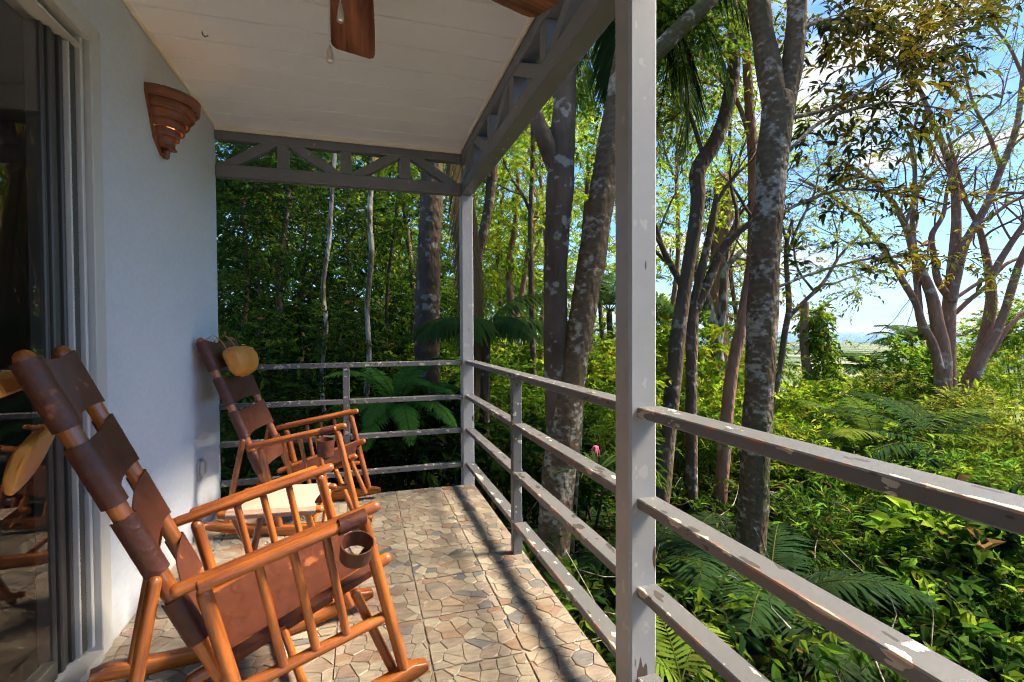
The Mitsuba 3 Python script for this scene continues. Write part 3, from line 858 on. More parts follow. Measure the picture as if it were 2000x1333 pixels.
for (dx, dy, z0, zt, zb) in ((-0.050, 0.0, 2.16, 1.872, 1.828), (-0.024, 0.005, 2.16, 1.985, 1.935)):
    ms = []
    zz = np.arange(zt, z0, 0.0062)
    s = trimesh.creation.icosphere(1, 0.0024)
    for z in zz:
        c = s.copy()
        c.apply_translation(HUB * [1, 1, 0] + [dx, dy, z])
        ms.append(c)
    ms.append(trimesh.Trimesh(*tube([HUB * [1, 1, 0] + [dx, dy, zt], HUB * [1, 1, 0] + [dx, dy, z0]], 0.0009, 5), process=False))
    c = obj('pull_chain', cat(ms), 'chrome', t, smooth=True)
    k2 = numbered(c + '__pull')
    h = zt - zb
    m = lathe([(0.001, 0), (0.006, 0.0), (0.0095, 0.06 * h), (0.0088, 0.25 * h), (0.0072, 0.6 * h), (0.004, 0.92 * h), (0.001, h)][::-1], HUB * [1, 1, 0] + [dx, dy, zb], 14)
    scene[k2] = ply(m, 'chrome', smooth=40)

# ------------------------------------------------------------------ wall lamp, outlet, hook
t = thing('wall_lamp', 'tiered half round wooden wall lamp with a warm light inside', 'lamp')
LY, LT, LS = 2.728, 2.252, 0.80
lev = [(0.208, 0.0, 0.058), (0.180, 0.050, 0.052), (0.152, 0.098, 0.050), (0.124, 0.144, 0.048), (0.097, 0.188, 0.045), (0.072, 0.228, 0.050)]
for (r, z, h) in lev:
    r, z, h = r * LS, z * LS, h * LS
    a = np.linspace(-PI / 2, PI / 2, 25)
    V, UV = [], []
    for rr_, zz_ in ((r, z), (r - 0.004, z + h), (r - 0.012, z + h), (r - 0.008, z)):
        for q in a:
            V.append([XW + 0.012 + 0.95 * rr_ * math.cos(q), LY + rr_ * math.sin(q), LT - zz_])
            UV.append([zz_ * 3, q * r * 4])
    f = np.array([[i_ * 25 + j_, i_ * 25 + j_ + 1, ((i_ + 1) % 4) * 25 + j_ + 1, ((i_ + 1) % 4) * 25 + j_] for i_ in range(4) for j_ in range(24)])
    obj('tier', (np.array(V), f), 'lamp_wood', t, smooth=False, uv=np.array(UV))
pl = [(-0.208, 0.0), (0.208, 0.0), (0.208, -0.05), (0.10, -0.265), (0.0, -0.33), (-0.10, -0.265), (-0.208, -0.05)]
pv = np.array([[XW + d, LY + a * LS, LT + b * LS] for d in (0.001, 0.013) for a, b in pl])
n = len(pl)
pf = [[0, i + 1, i] for i in range(1, n - 1)] + [[n, n + i, n + i + 1] for i in range(1, n - 1)] + sum(([[i, (i + 1) % n, n + (i + 1) % n], [i, n + (i + 1) % n, n + i]] for i in range(n)), [])
obj('back_plate', (pv, np.array(pf)), 'lamp_wood', t, uv=np.stack([pv[:, 1] * 2, pv[:, 2] * 2], 1))
obj('finial', cat([box(XW + 0.013, XW + 0.062, LY - 0.042, LY + 0.042, LT - 0.234, LT - 0.223, 0.003), beam((XW + 0.03, LY, LT - 0.234), (XW + 0.022, LY, LT - 0.280), 0.026, 0.03, (0, 1, 0), 0.007)]), 'lamp_wood', t)
bulb = numbered(t + '__bulb')
m = trimesh.creation.icosphere(2, 0.020)
m.apply_translation((XW + 0.050, LY, LT - 0.12))
scene[bulb] = {**ply(m, smooth=True), 'emitter': {'type': 'area', 'radiance': rgb(1.6, 0.62, 0.15)}}
t = thing('wall_outlet', 'grey weatherproof outlet cover low on the wall behind the farther rocking chair', 'outlet')
obj('plate', box(XW + 0.0005, XW + 0.010, 3.19, 3.262, 0.305, 0.425, 0.003), 'plastic_grey', t)
obj('flap', box(XW + 0.010, XW + 0.034, 3.197, 3.255, 0.335, 0.418, 0.008), 'plastic_grey', t)
t = thing('ceiling_hook', 'tiny metal hook screwed into the white ceiling near the wall', 'hook')
obj('hook', tube(np.array([[-0.665, 2.525, ZC + 0.004], [-0.665, 2.525, ZC - 0.010], [-0.655, 2.525, ZC - 0.022], [-0.642, 2.525, ZC - 0.014]]), 0.003, 6), 'dark_metal', t)

# ------------------------------------------------------------------ foliage tools
UP = np.array([0, 0, 1.0])
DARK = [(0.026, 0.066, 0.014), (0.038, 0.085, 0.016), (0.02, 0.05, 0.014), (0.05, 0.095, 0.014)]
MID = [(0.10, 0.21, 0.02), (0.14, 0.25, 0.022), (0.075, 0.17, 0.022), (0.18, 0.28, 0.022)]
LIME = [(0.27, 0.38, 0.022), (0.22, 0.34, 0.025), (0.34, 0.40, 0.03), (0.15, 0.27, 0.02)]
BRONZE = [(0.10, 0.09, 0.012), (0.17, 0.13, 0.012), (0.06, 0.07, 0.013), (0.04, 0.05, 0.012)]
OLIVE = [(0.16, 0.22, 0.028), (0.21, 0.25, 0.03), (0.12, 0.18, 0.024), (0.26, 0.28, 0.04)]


def unit(v):
    return v / (np.linalg.norm(v, axis=-1, keepdims=True) + 1e-12)


def leaf_mesh(P, D, N, L, Wd, C, fold=0.28, droop=0.15, fine=False):
    """Leaves as pointed, folded blades: one mesh with a colour per leaf."""
    D = unit(D)
    B = unit(np.cross(D, N))
    N = np.cross(B, D)
    L, Wd = np.asarray(L)[:, None], np.asarray(Wd)[:, None]
    if fine:                                             # an oval leaf with a midrib, curled along its length
        h = np.sin(np.arange(len(P)) * 12.9898) * 0.5 + 0.5
        cv = (0.04 + 0.22 * h)[:, None]
        rib = [P + D * L * t + N * L * cv * (t - t * t * 1.6) - UP * L * droop * t * t for t in (0.0, 0.28, 0.62, 1.0)]
        w = [0.40, 0.34]
        le = [rib[i + 1] + B * Wd * w[i] + N * Wd * fold * 0.6 for i in (0, 1)]
        ri = [rib[i + 1] - B * Wd * w[i] + N * Wd * fold * 0.6 for i in (0, 1)]
        v = np.stack(rib + le + ri, 1).reshape(-1, 3)
        o = np.arange(len(P))[:, None] * 8
        f = np.vstack([o + q for q in ([0, 1, 4], [1, 5, 4], [1, 2, 5], [2, 3, 5], [0, 6, 1], [1, 6, 7], [1, 7, 2], [2, 7, 3])])
        cc = np.repeat(np.clip(C, 0.004, 0.9)[:, None], 8, 1)
        return v, f, cc.reshape(-1, 3)
    mid = P + D * L * 0.42
    side = B * Wd * 0.5 + N * Wd * fold * 0.5
    sid2 = -B * Wd * 0.5 + N * Wd * fold * 0.5
    v = np.stack([P, mid + side, P + D * L - UP * L * droop, mid + sid2], 1).reshape(-1, 3)
    o = np.arange(len(P))[:, None] * 4
    f = np.vstack([o + [0, 1, 2], o + [0, 2, 3]])
    return v, f, np.repeat(np.clip(C, 0.004, 0.9), 4, 0)


def sprays(g, P, D, length, k, L, ratio, pal, droop=0.25, jit=0.25, flat=0.6, weights=None, fine=False):
    """Twigs with k alternate leaves each."""
    n = len(P)
    D = unit(D)
    ln = length * g.uniform(0.6, 1.3, n)
    t = np.linspace(0.12, 1.0, k)[None, :] * np.ones((n, 1))
    pos = P[:, None] + D[:, None] * (ln[:, None] * t)[..., None] - UP * (droop * ln[:, None] * t ** 2)[..., None]
    dd = unit(D[:, None] - UP * (2 * droop * t)[..., None])
    sd = unit(np.cross(D, UP + 0.01))[:, None] * np.where(np.arange(k) % 2, 1.0, -1.0)[None, :, None]
    ld = unit(0.55 * dd + 0.75 * sd * (1.15 - t)[..., None] + g.normal(0, 0.22, (n, k, 3)))
    nn = unit(UP * flat + g.normal(0, 0.45, (n, k, 3)))
    pal = np.array(pal)
    ci = g.choice(len(pal), n, p=weights)
    col = pal[ci][:, None] * g.uniform(1 - jit, 1 + jit, (n, 1, 1)) * g.uniform(0.8, 1.2, (n, k, 1)) * np.clip(1 + g.normal(0, 0.06, (n, k, 3)), 0.7, 1.3)
    dead = g.random((n, k, 1)) < 0.025
    col = np.where(dead, np.array([0.22, 0.13, 0.05]) * g.uniform(0.6, 1.3, (n, k, 1)), col)
    Ls = L * g.uniform(0.5, 1.35, (n, k))
    sd_ = unit(np.cross(D, g.normal(size=(n, 3)))) * 0.0032
    stem = np.stack([P - sd_, P + sd_, pos[:, -1] + sd_ * 0.4, pos[:, -1] - sd_ * 0.4], 1).reshape(-1, 3)
    o4 = np.arange(n)[:, None] * 4
    stem = (stem, np.vstack([o4 + [0, 1, 2], o4 + [0, 2, 3]]), np.tile((0.07, 0.05, 0.03), (4 * n, 1)))
    return merge([stem, leaf_mesh(pos.reshape(-1, 3), ld.reshape(-1, 3), nn.reshape(-1, 3), Ls.reshape(-1), Ls.reshape(-1) * ratio, col.reshape(-1, 3), fine=fine)])


def cloud(g, c, r, n, clumps=14, spread=0.28, hollow=0.35):
    """n twig places with directions, gathered in clumps in an ellipsoid round c."""
    c, r = np.asarray(c, float), np.broadcast_to(np.asarray(r, float), (3,))
    q = unit(g.normal(size=(clumps, 3))) * (hollow + (1 - hollow) * g.random((clumps, 1)) ** 0.5)
    w = g.dirichlet(np.full(clumps, 1.6))
    m = g.choice(clumps, n, p=w)
    p = q[m] + g.normal(0, spread, (n, 3)) * np.array([1, 1, 0.75])
    d = unit(0.7 * q[m] + (p - q[m]) / spread * 0.5 + g.normal(0, 0.35, (n, 3)) + UP * 0.15)
    return c + p * r, d


def merge(ms):
    vs, fs, cs, o = [], [], [], 0
    for v, f, c in ms:
        vs.append(v)
        fs.append(f + o)
        cs.append(c)
        o += len(v)
    return np.vstack(vs), np.vstack(fs), np.vstack(cs)


def foliage(key, parent, ms, mat='leaf', **tags):
    v, f, c = merge(ms)
    return obj(key, (v, f), mat, parent, color=c, **tags)


def crown(g, blobs, L, pal, ratio=0.45, length=0.35, k=9, droop=0.25, clumps=14, spread=0.28, **kw):
    out = []
    for c, r, n in blobs:
        P, D = cloud(g, c, r, n, clumps, spread)
        out.append(sprays(g, P, D, length, k, L, ratio, pal, droop, **kw))
    return out


def frond(g, base, az, el, length, nl, ll, pal, curve=1.1, lw=0.03, hang=0.25, vee=0.35, twist=0.0):
    """One pinnate palm frond: a curved rib with two rows of long blades. Returns (leaf mesh, rib points, rib radii)."""
    n = 22
    s = np.linspace(0, 1, n)
    e = el - curve * s ** 1.3
    h = np.array([math.cos(az), math.sin(az), 0])
    step = length / (n - 1)
    dirs = np.cos(e)[:, None] * h + np.sin(e)[:, None] * UP
    pts = base + np.vstack([[0, 0, 0], np.cumsum(dirs[:-1] * step, 0)])
    sidev = np.cross(h, UP)
    t = np.linspace(0.16, 0.985, nl)
    t2 = np.repeat(t, 2)
    sg = np.tile([1.0, -1.0], nl)
    P = np.stack([np.interp(t2, s, pts[:, i]) for i in range(3)], 1)
    Dr = unit(np.stack([np.interp(t2, s, dirs[:, i]) for i in range(3)], 1))
    Nr = unit(np.cross(sidev, Dr))
    Nr = np.where(Nr[:, 2:] < 0, -Nr, Nr)
    env = np.sin(PI * np.clip(t2 * 0.86 + 0.12, 0, 1)) ** 0.7
    Ld = unit(Dr * (0.45 + 0.5 * t2)[:, None] + sidev * sg[:, None] + Nr * vee - UP * hang * 0.6 + g.normal(0, 0.07, (2 * nl, 3)))
    Ls = ll * env * g.uniform(0.85, 1.1, 2 * nl)
    col = np.array(pal)[g.integers(len(pal))] * g.uniform(0.8, 1.2, (2 * nl, 1)) * np.clip(1 + g.normal(0, 0.04, (2 * nl, 3)), 0.8, 1.2)
    B = unit(np.cross(Ld, Nr))
    wv = B * (lw * 0.5 * (0.5 + 0.5 * env))[:, None]
    m1 = P + Ld * (Ls * 0.5)[:, None] - UP * (Ls * hang * 0.18)[:, None]
    tip = P + Ld * Ls[:, None] - UP * (Ls * hang * 0.75)[:, None]
    v = np.stack([P - wv * 0.35, P + wv * 0.35, m1 - wv, m1 + wv, tip], 1).reshape(-1, 3)
    o = np.arange(2 * nl)[:, None] * 5
    f = np.vstack([o + [0, 1, 3], o + [0, 3, 2], o + [2, 3, 4]])
    return (v, f, np.repeat(np.clip(col, 0.004, 0.9), 5, 0)), pts, np.linspace(0.012, 0.003, n) * (length / 1.6) ** 0.5


RIB = (0.11, 0.13, 0.03)


def palm(t, g, base, fr, pal, rib=RIB, **kw):
    """Fronds as parts of the palm t: fr = [(azimuth, elevation in degrees, length)]."""
    for az, el, ln in fr:
        (v, f, c), pts, rad = frond(g, np.asarray(base, float), math.radians(az), math.radians(el), ln, pal=pal, **kw)
        tv, tf = tube(pts, rad, 5, True)
        obj('frond', (np.vstack([v, tv]), np.vstack([f, tf + len(v)])), 'frond_leaf', t, color=np.vstack([c, np.tile(rib, (len(tv), 1))]))


def px_pts(rows, n, depth=None):
    """Trunk points from rows (px, py, width in px[, distance])."""
    a = []
    for q in rows:
        d = q[3] if len(q) > 3 else depth
        a.append([*at(q[0], q[1], d), q[2] / 2 / FPX * d])
    return spline(np.array(a), n)


def bole(name, parent, rows, mat, depth=None, n=40, sides=12, rough=0.16, seed=1):
    s = px_pts(rows, n, depth)
    v, f = tube(s[:, :3], np.maximum(s[:, 3], 0.002), sides, True, rough=rough, seed=seed)
    return obj(name, (v, f), mat, parent, smooth=True)


def grow(g, p, d, L, r, lev, out, tips, bend=0.22, up=0.06, ratio=0.72, fork=(2, 3), ang=0.55):
    n = 6
    pts, rad = [p], [r]
    d = d / np.linalg.norm(d)
    for i in range(n):
        d = unit(d + g.normal(0, bend, 3) / n ** 0.5 + UP * up / n)
        p = p + d * L / n
        pts.append(p)
        rad.append(r * (1 - 0.38 * (i + 1) / n))
    out.append((np.array(pts), np.array(rad), lev))
    if lev == 0:
        tips.append((pts[2], d))
        tips.append((p, d))
        return
    for _ in range(g.integers(*fork) if fork[0] < fork[1] else fork[0]):
        a = unit(d + ang * unit(g.normal(size=3)) * g.uniform(0.6, 1.3))
        grow(g, p, a, L * ratio * g.uniform(0.75, 1.2), rad[-1] * 0.78, lev - 1, out, tips, bend, up, ratio, fork, ang)
    q = g.integers(2, 5)
    grow(g, pts[q], unit(d + 1.2 * unit(g.normal(size=3))), L * ratio * 0.8, rad[q] * 0.5, max(lev - 2, 0), out, tips, bend, up, ratio, fork, ang)


def limbs(parent, segs, mat, name='limb', big=0.012):
    """The grown branches: the thick ones each a part of its own, the twigs together."""
    few = sorted([s for s in segs if s[1][0] >= big], key=lambda s: -s[1][0])[:14]
    ids = {id(s[0]) for s in few}
    for s in few:
        v, f = tube(spline(s[0], 12), np.interp(np.linspace(0, 1, 12), np.linspace(0, 1, len(s[1])), s[1]), 8, True)
        obj(name, (v, f), mat, parent, smooth=True)
    rest_ = [tube(s[0], s[1], 4 if s[1][0] > 0.004 else 3, False) for s in segs if id(s[0]) not in ids]
    if rest_:
        k = obj('twigs', join(rest_), mat, parent, smooth=True)
        labels[k] = {'kind': 'stuff'}


# ------------------------------------------------------------------ the trees nearest the porch
g = np.random.default_rng(11)
t = thing('forked_tree', 'tall tree with a straight lichen spotted trunk forking high up, beyond the front post', 'tree')
bole('trunk', t, [(1428, 1420, 85, 4.35), (1440, 1260, 68, 4.3), (1466, 1050, 57, 4.25), (1478, 850, 53, 4.2), (1487, 650, 55, 4.2), (1497, 470, 53, 4.2), (1507, 330, 55, 4.2), (1518, 225, 59, 4.2), (1522, 185, 53, 4.2)], 'bark_lichen', n=60, sides=18, seed=3)
bole('limb', t, [(1512, 300, 40, 4.2), (1514, 230, 46, 4.2), (1503, 140, 46, 4.2), (1486, 40, 42, 4.25), (1474, -60, 38, 4.3), (1450, -260, 34, 4.4), (1425, -700, 16, 4.5)], 'bark_lichen', n=30, sides=14, seed=4)
bole('limb', t, [(1510, 310, 38, 4.2), (1526, 225, 44, 4.2), (1546, 130, 40, 4.2), (1556, 40, 37, 4.15), (1558, -60, 34, 4.1), (1580, -260, 28, 4.1), (1610, -700, 13, 4.1)], 'bark_lichen', n=30, sides=14, seed=5)
segs, tips = [], []
for rows in ([(1540, 232, 9, 4.2), (1640, 205, 7, 4.4), (1730, 140, 6, 4.7), (1830, 70, 5, 5.0), (1930, 10, 4, 5.3)], [(1536, 300, 8, 4.2), (1600, 240, 7, 4.3), (1680, 210, 6, 4.5), (1760, 200, 4, 4.8), (1850, 215, 3, 5.1)],
             [(1552, 60, 10, 4.15), (1620, 40, 8, 4.4), (1720, 60, 6, 4.8), (1800, 130, 5, 5.2)], [(1520, 420, 7, 4.2), (1570, 395, 6, 4.4), (1650, 370, 5, 4.7), (1760, 380, 4, 5.0), (1850, 400, 3, 5.2)],
             [(1522, 560, 6, 4.2), (1600, 530, 5, 4.5), (1700, 505, 4, 4.9), (1800, 500, 3, 5.2), (1890, 505, 2, 5.4)], [(1558, -40, 10, 4.1), (1640, -80, 8, 4.5), (1780, -60, 6, 5.0), (1880, 20, 4, 5.4)]):
    s = px_pts(rows, 16)
    segs.append((s[:, :3], s[:, 3], 2))
    for i in range(3, 16):
        for _ in range(2 if rows[0][1] < 235 else 1):
            d = unit(s[min(i + 1, 15), :3] - s[i - 1, :3])
            grow(g, s[i, :3], unit(d * 0.8 + g.normal(0, 0.7, 3) * np.array([1, 1, 0.35])), g.uniform(0.2, 0.45), 0.005, 0, segs, tips, up=-0.02)
limbs(t, segs, 'bark_lichen')
P = np.array([q[0] for q in tips])
D = np.array([q[1] for q in tips])
ms = []
for rep in range(2):
    kp = g.random(len(P)) < 0.75
    ms.append(sprays(g, P[kp] + g.normal(0, 0.07, P[kp].shape), D[kp] + g.normal(0, 0.5, D[kp].shape) * [1, 1, 0.3], 0.30, 9, 0.095, 0.40, BRONZE, droop=0.15, flat=1.0, fine=True))
bl = [(at(1790, 30, 5.3), (0.8, 0.8, 0.30), 54), (at(1690, 120, 4.9), (0.55, 0.55, 0.26), 32), (at(1870, 50, 5.2), (0.45, 0.5, 0.2), 24), (at(1640, 60, 4.7), (0.5, 0.5, 0.25), 28), (at(1750, 230, 5.0), (0.55, 0.6, 0.14), 20), (at(1650, 290, 4.8), (0.4, 0.45, 0.14), 20),
      (at(1800, 390, 5.2), (0.5, 0.5, 0.07), 5), (at(1640, 390, 4.8), (0.45, 0.45, 0.07), 5), (at(1830, 510, 5.4), (0.4, 0.4, 0.06), 6), (at(1600, 620, 5.0), (0.2, 0.2, 0.1), 6), (at(1700, -160, 5.0), (1.4, 1.4, 0.5), 200),
      ((6.0, 3.4, 5.6), (1.5, 1.5, 0.6), 120)]
ms += crown(g, bl, 0.095, BRONZE, 0.40, 0.30, 9, 0.15, clumps=22, spread=0.22, flat=1.0, fine=True)
foliage('crown', t, ms, label='olive bronze leaves hanging over in flat layers')

t = thing('twin_trunk_tree', 'tree with a dark mossy trunk and a leaning lichen patched trunk behind the side railing', 'tree')
bole('trunk', t, [(1040, 1500, 85, 4.2), (1068, 1250, 70, 4.15), (1078, 1100, 64, 4.1), (1090, 960, 66, 4.1), (1100, 860, 64, 4.1), (1118, 730, 52, 4.1), (1140, 600, 52, 4.1), (1160, 480, 53, 4.1), (1178, 370, 52, 4.1), (1197, 250, 50, 4.1), (1225, 100, 46, 4.1), (1250, -60, 42, 4.1), (1280, -350, 33, 4.1), (1310, -800, 15, 4.1)], 'bark_lichen', n=70, sides=18, seed=8)
bole('trunk', t, [(1090, 880, 44, 4.13), (1086, 740, 46, 4.13), (1085, 600, 46, 4.13), (1088, 480, 46, 4.13), (1092, 370, 52, 4.13), (1098, 280, 50, 4.13), (1105, 150, 42, 4.13), (1112, 0, 38, 4.13), (1118, -160, 34, 4.13), (1128, -450, 26, 4.13), (1140, -850, 12, 4.13)], 'bark_dark', n=50, sides=14, seed=9)
bole('limb', t, [(1094, 350, 34, 4.12), (1075, 300, 36, 4.1), (1055, 250, 32, 4.05), (1040, 205, 30, 4.0), (1010, 110, 28, 3.95), (985, 0, 24, 3.9), (950, -250, 16, 3.9), (930, -500, 7, 3.9)], 'bark_dark', n=24, sides=12, seed=10)
bole('limb', t, [(1222, 118, 40, 4.1), (1270, 110, 36, 4.0), (1320, 65, 32, 3.95), (1375, 12, 30, 3.9), (1440, -60, 26, 3.9)], 'bark_lichen', n=24, sides=12, seed=12)
ms = crown(g, [(at(1150, 60, 5.2), (1.0, 1.0, 0.5), 220), (at(1150, 220, 6.2), (0.6, 0.7, 0.5), 130), (at(1000, -80, 4.6), (0.9, 0.9, 0.5), 160), (at(1230, -200, 4.6), (1.5, 1.5, 0.6), 300), (at(1340, 110, 5.2), (0.45, 0.5, 0.3), 90), (at(1330, 20, 4.8), (0.5, 0.5, 0.25), 90)], 0.075, MID, 0.42, 0.3, 9, 0.3)
foliage('crown', t, ms)

# ------------------------------------------------------------------ thinner trees along the right
def slim_tree(label, rows, mat, branches=(), blobs=(), L=0.08, pal=MID, n=40, sides=10, seed=1, cat='tree', name='slender_tree', bmat=None, lev=1, **kw):
    t = thing(name, label, cat)
    gg = np.random.default_rng(seed)
    bole('trunk', t, rows, mat, n=n, sides=sides, seed=seed)
    segs, tips = [], []
    for b in branches:
        s = px_pts(b, 18)
        segs.append((s[:, :3], s[:, 3], 3))
        for i in (8, 12, 15, 17):
            d = unit(s[i, :3] - s[i - 2, :3])
            grow(gg, s[i, :3], unit(d + gg.normal(0, 0.5, 3)), kw.get('blen', 0.7), max(s[i, 3] * 0.6, 0.004), lev, segs, tips)
    if segs:
        limbs(t, segs, bmat or mat, big=0.007)
    ms = []
    if tips and kw.get('tipleaf', True):
        P, D = np.array([q[0] for q in tips]), np.array([q[1] for q in tips])
        for _ in range(kw.get('rep', 2)):
            ms.append(sprays(gg, P + gg.normal(0, 0.06, P.shape), D + gg.normal(0, 0.5, D.shape), kw.get('slen', 0.3), 9, L, 0.42, pal))
    if blobs:
        ms += crown(gg, blobs, L, pal, 0.42, kw.get('slen', 0.32), 9, 0.25, clumps=kw.get('clumps', 16))
    if ms:
        foliage('crown', t, ms)
    return t


slim_tree('crooked dark tree with an S shaped trunk just right of the front post', [(1285, 1020, 36, 6.0), (1298, 900, 34, 6.0), (1316, 740, 30, 6.0), (1326, 640, 28, 6.0), (1344, 520, 26, 6.0), (1364, 400, 27, 6.0), (1362, 335, 30, 6.0), (1396, 280, 28, 6.0), (1420, 210, 25, 6.0), (1434, 120, 24, 6.0), (1430, 0, 22, 6.0), (1424, -140, 18, 6.0), (1420, -420, 8, 6.0)],
          'bark_dark', [[(1372, 300, 9, 6.0), (1350, 230, 8, 6.1), (1330, 180, 7, 6.2), (1340, 120, 5, 6.3)], [(1428, 100, 10, 6.0), (1390, 60, 8, 6.0), (1340, 20, 6, 6.1)]],
          [(at(1340, 150, 6.4), (0.55, 0.7, 0.5), 220), (at(1390, 40, 6.4), (0.8, 0.8, 0.4), 240), (at(1330, 240, 6.6), (0.35, 0.5, 0.4), 110)], 0.075, OLIVE, seed=21)
slim_tree('thin straight tree close to the left side of the forked trunk', [(1405, 1000, 26, 6.6), (1425, 760, 24, 6.6), (1447, 640, 22, 6.6), (1465, 540, 22, 6.6), (1472, 430, 20, 6.6), (1470, 300, 19, 6.6), (1462, 180, 18, 6.6), (1456, 60, 16, 6.6), (1446, -90, 14, 6.6)],
          'bark_brown', [[(1468, 280, 10, 6.6), (1440, 200, 8, 6.6), (1400, 150, 6, 6.7), (1360, 120, 4, 6.8)]], [(at(1420, 130, 7.0), (0.6, 0.7, 0.6), 170), (at(1440, 330, 7.4), (0.5, 0.6, 0.5), 70)], 0.075, LIME, seed=22)
slim_tree('dark low forked tree whose limb reaches up to the forked trunk', [(1352, 980, 22, 6.4), (1350, 800, 22, 6.4), (1351, 690, 22, 6.4), (1354, 610, 22, 6.4), (1372, 520, 16, 6.4), (1392, 430, 13, 6.4), (1400, 380, 10, 6.4)],
          'bark_dark', [[(1353, 615, 20, 6.4), (1380, 560, 19, 6.4), (1410, 490, 17, 6.4), (1445, 450, 15, 6.4), (1476, 432, 12, 6.4)], [(1352, 600, 14, 6.4), (1325, 545, 13, 6.4), (1296, 490, 11, 6.4), (1280, 440, 8, 6.4)], [(1396, 400, 9, 6.4), (1430, 350, 7, 6.4), (1462, 320, 5, 6.4)]],
          [(at(1300, 430, 7.2), (0.3, 0.5, 0.6), 60)], 0.07, LIME, seed=23, tipleaf=False)
slim_tree('slender dark sapling with a forked top between the forked trunk and the ivy covered stump', [(1488, 900, 12, 8.0), (1500, 820, 12, 8.0), (1520, 740, 11, 8.0), (1533, 650, 12, 8.0), (1541, 600, 11, 8.0), (1537, 540, 9, 8.0), (1536, 480, 8, 8.0), (1548, 430, 6, 8.0)],
          'bark_dark', [[(1541, 620, 9, 8.0), (1570, 590, 8, 8.0), (1610, 550, 7, 8.1), (1640, 500, 5, 8.2), (1680, 460, 4, 8.3)], [(1537, 500, 6, 8.0), (1560, 440, 5, 8.0), (1590, 380, 4, 8.1), (1600, 330, 3, 8.2)], [(1536, 470, 6, 8.0), (1524, 420, 5, 8.0), (1530, 350, 4, 8.1)], [(1590, 570, 5, 8.0), (1556, 520, 4, 8.0), (1548, 440, 3, 8.1)]],
          [(at(1640, 500, 8.6), (0.75, 0.6, 0.4), 120), (at(1600, 410, 8.8), (0.8, 0.6, 0.45), 120), (at(1690, 560, 8.6), (0.3, 0.3, 0.2), 40), (at(1560, 360, 8.8), (0.5, 0.6, 0.3), 60)], 0.07, OLIVE, seed=24)
slim_tree('pale twisted tree standing in the brush behind the dark forked tree', [(1402, 900, 26, 9.5), (1404, 760, 26, 9.5), (1398, 670, 24, 9.5), (1380, 590, 22, 9.5), (1362, 530, 18, 9.5), (1350, 470, 14, 9.5)], 'bark_pale',
          [[(1400, 690, 18, 9.5), (1412, 600, 16, 9.5), (1415, 530, 13, 9.5), (1450, 490, 10, 9.5)]], [(at(1340, 400, 10), (0.7, 0.8, 0.7), 100)], 0.09, LIME, seed=25)
t = thing('dead_palm_stump', 'tall dead palm trunk hung with dry brown vines behind the crooked tree', 'dead palm')
bole('trunk', t, [(1404, 720, 34, 10.5), (1404, 600, 34, 10.5), (1408, 460, 36, 10.5), (1412, 345, 34, 10.5)], 'bark_brown', n=24, sides=12, seed=26)
gg = np.random.default_rng(26)
P = px_pts([(1404, 700, 30, 10.5), (1408, 460, 36, 10.5), (1412, 330, 34, 10.5)], 260)[:, :3] + gg.normal(0, 0.17, (260, 3)) * [1, 1, 0.4]
foliage('vine', t, [sprays(gg, P, gg.normal(0, 0.5, P.shape) - UP * 0.9, 0.35, 8, 0.11, 0.3, [(0.16, 0.11, 0.05), (0.12, 0.12, 0.03), (0.20, 0.13, 0.06)])])
t = thing('ivy_covered_stump', 'upright stump wrapped in green climbing leaves in front of the distant sea', 'stump')
bole('trunk', t, [(1580, 830, 15, 12), (1577, 740, 16, 12), (1570, 660, 16, 12), (1572, 590, 14, 12)], 'bark_brown', n=20, seed=27)
gg = np.random.default_rng(27)
ms = []
for (px, py, rx, rz, n) in ((1592, 615, 0.24, 0.32, 130), (1606, 680, 0.26, 0.4, 190), (1604, 740, 0.28, 0.4, 190), (1590, 790, 0.30, 0.4, 150)):
    P, D = cloud(gg, at(px, py, 12), (rx, rx, rz), n, 20, 0.3)
    ms.append(sprays(gg, P, D - UP * 0.6, 0.22, 8, 0.10, 0.62, [*MID, *LIME], droop=0.3))
foliage('vine', t, ms)

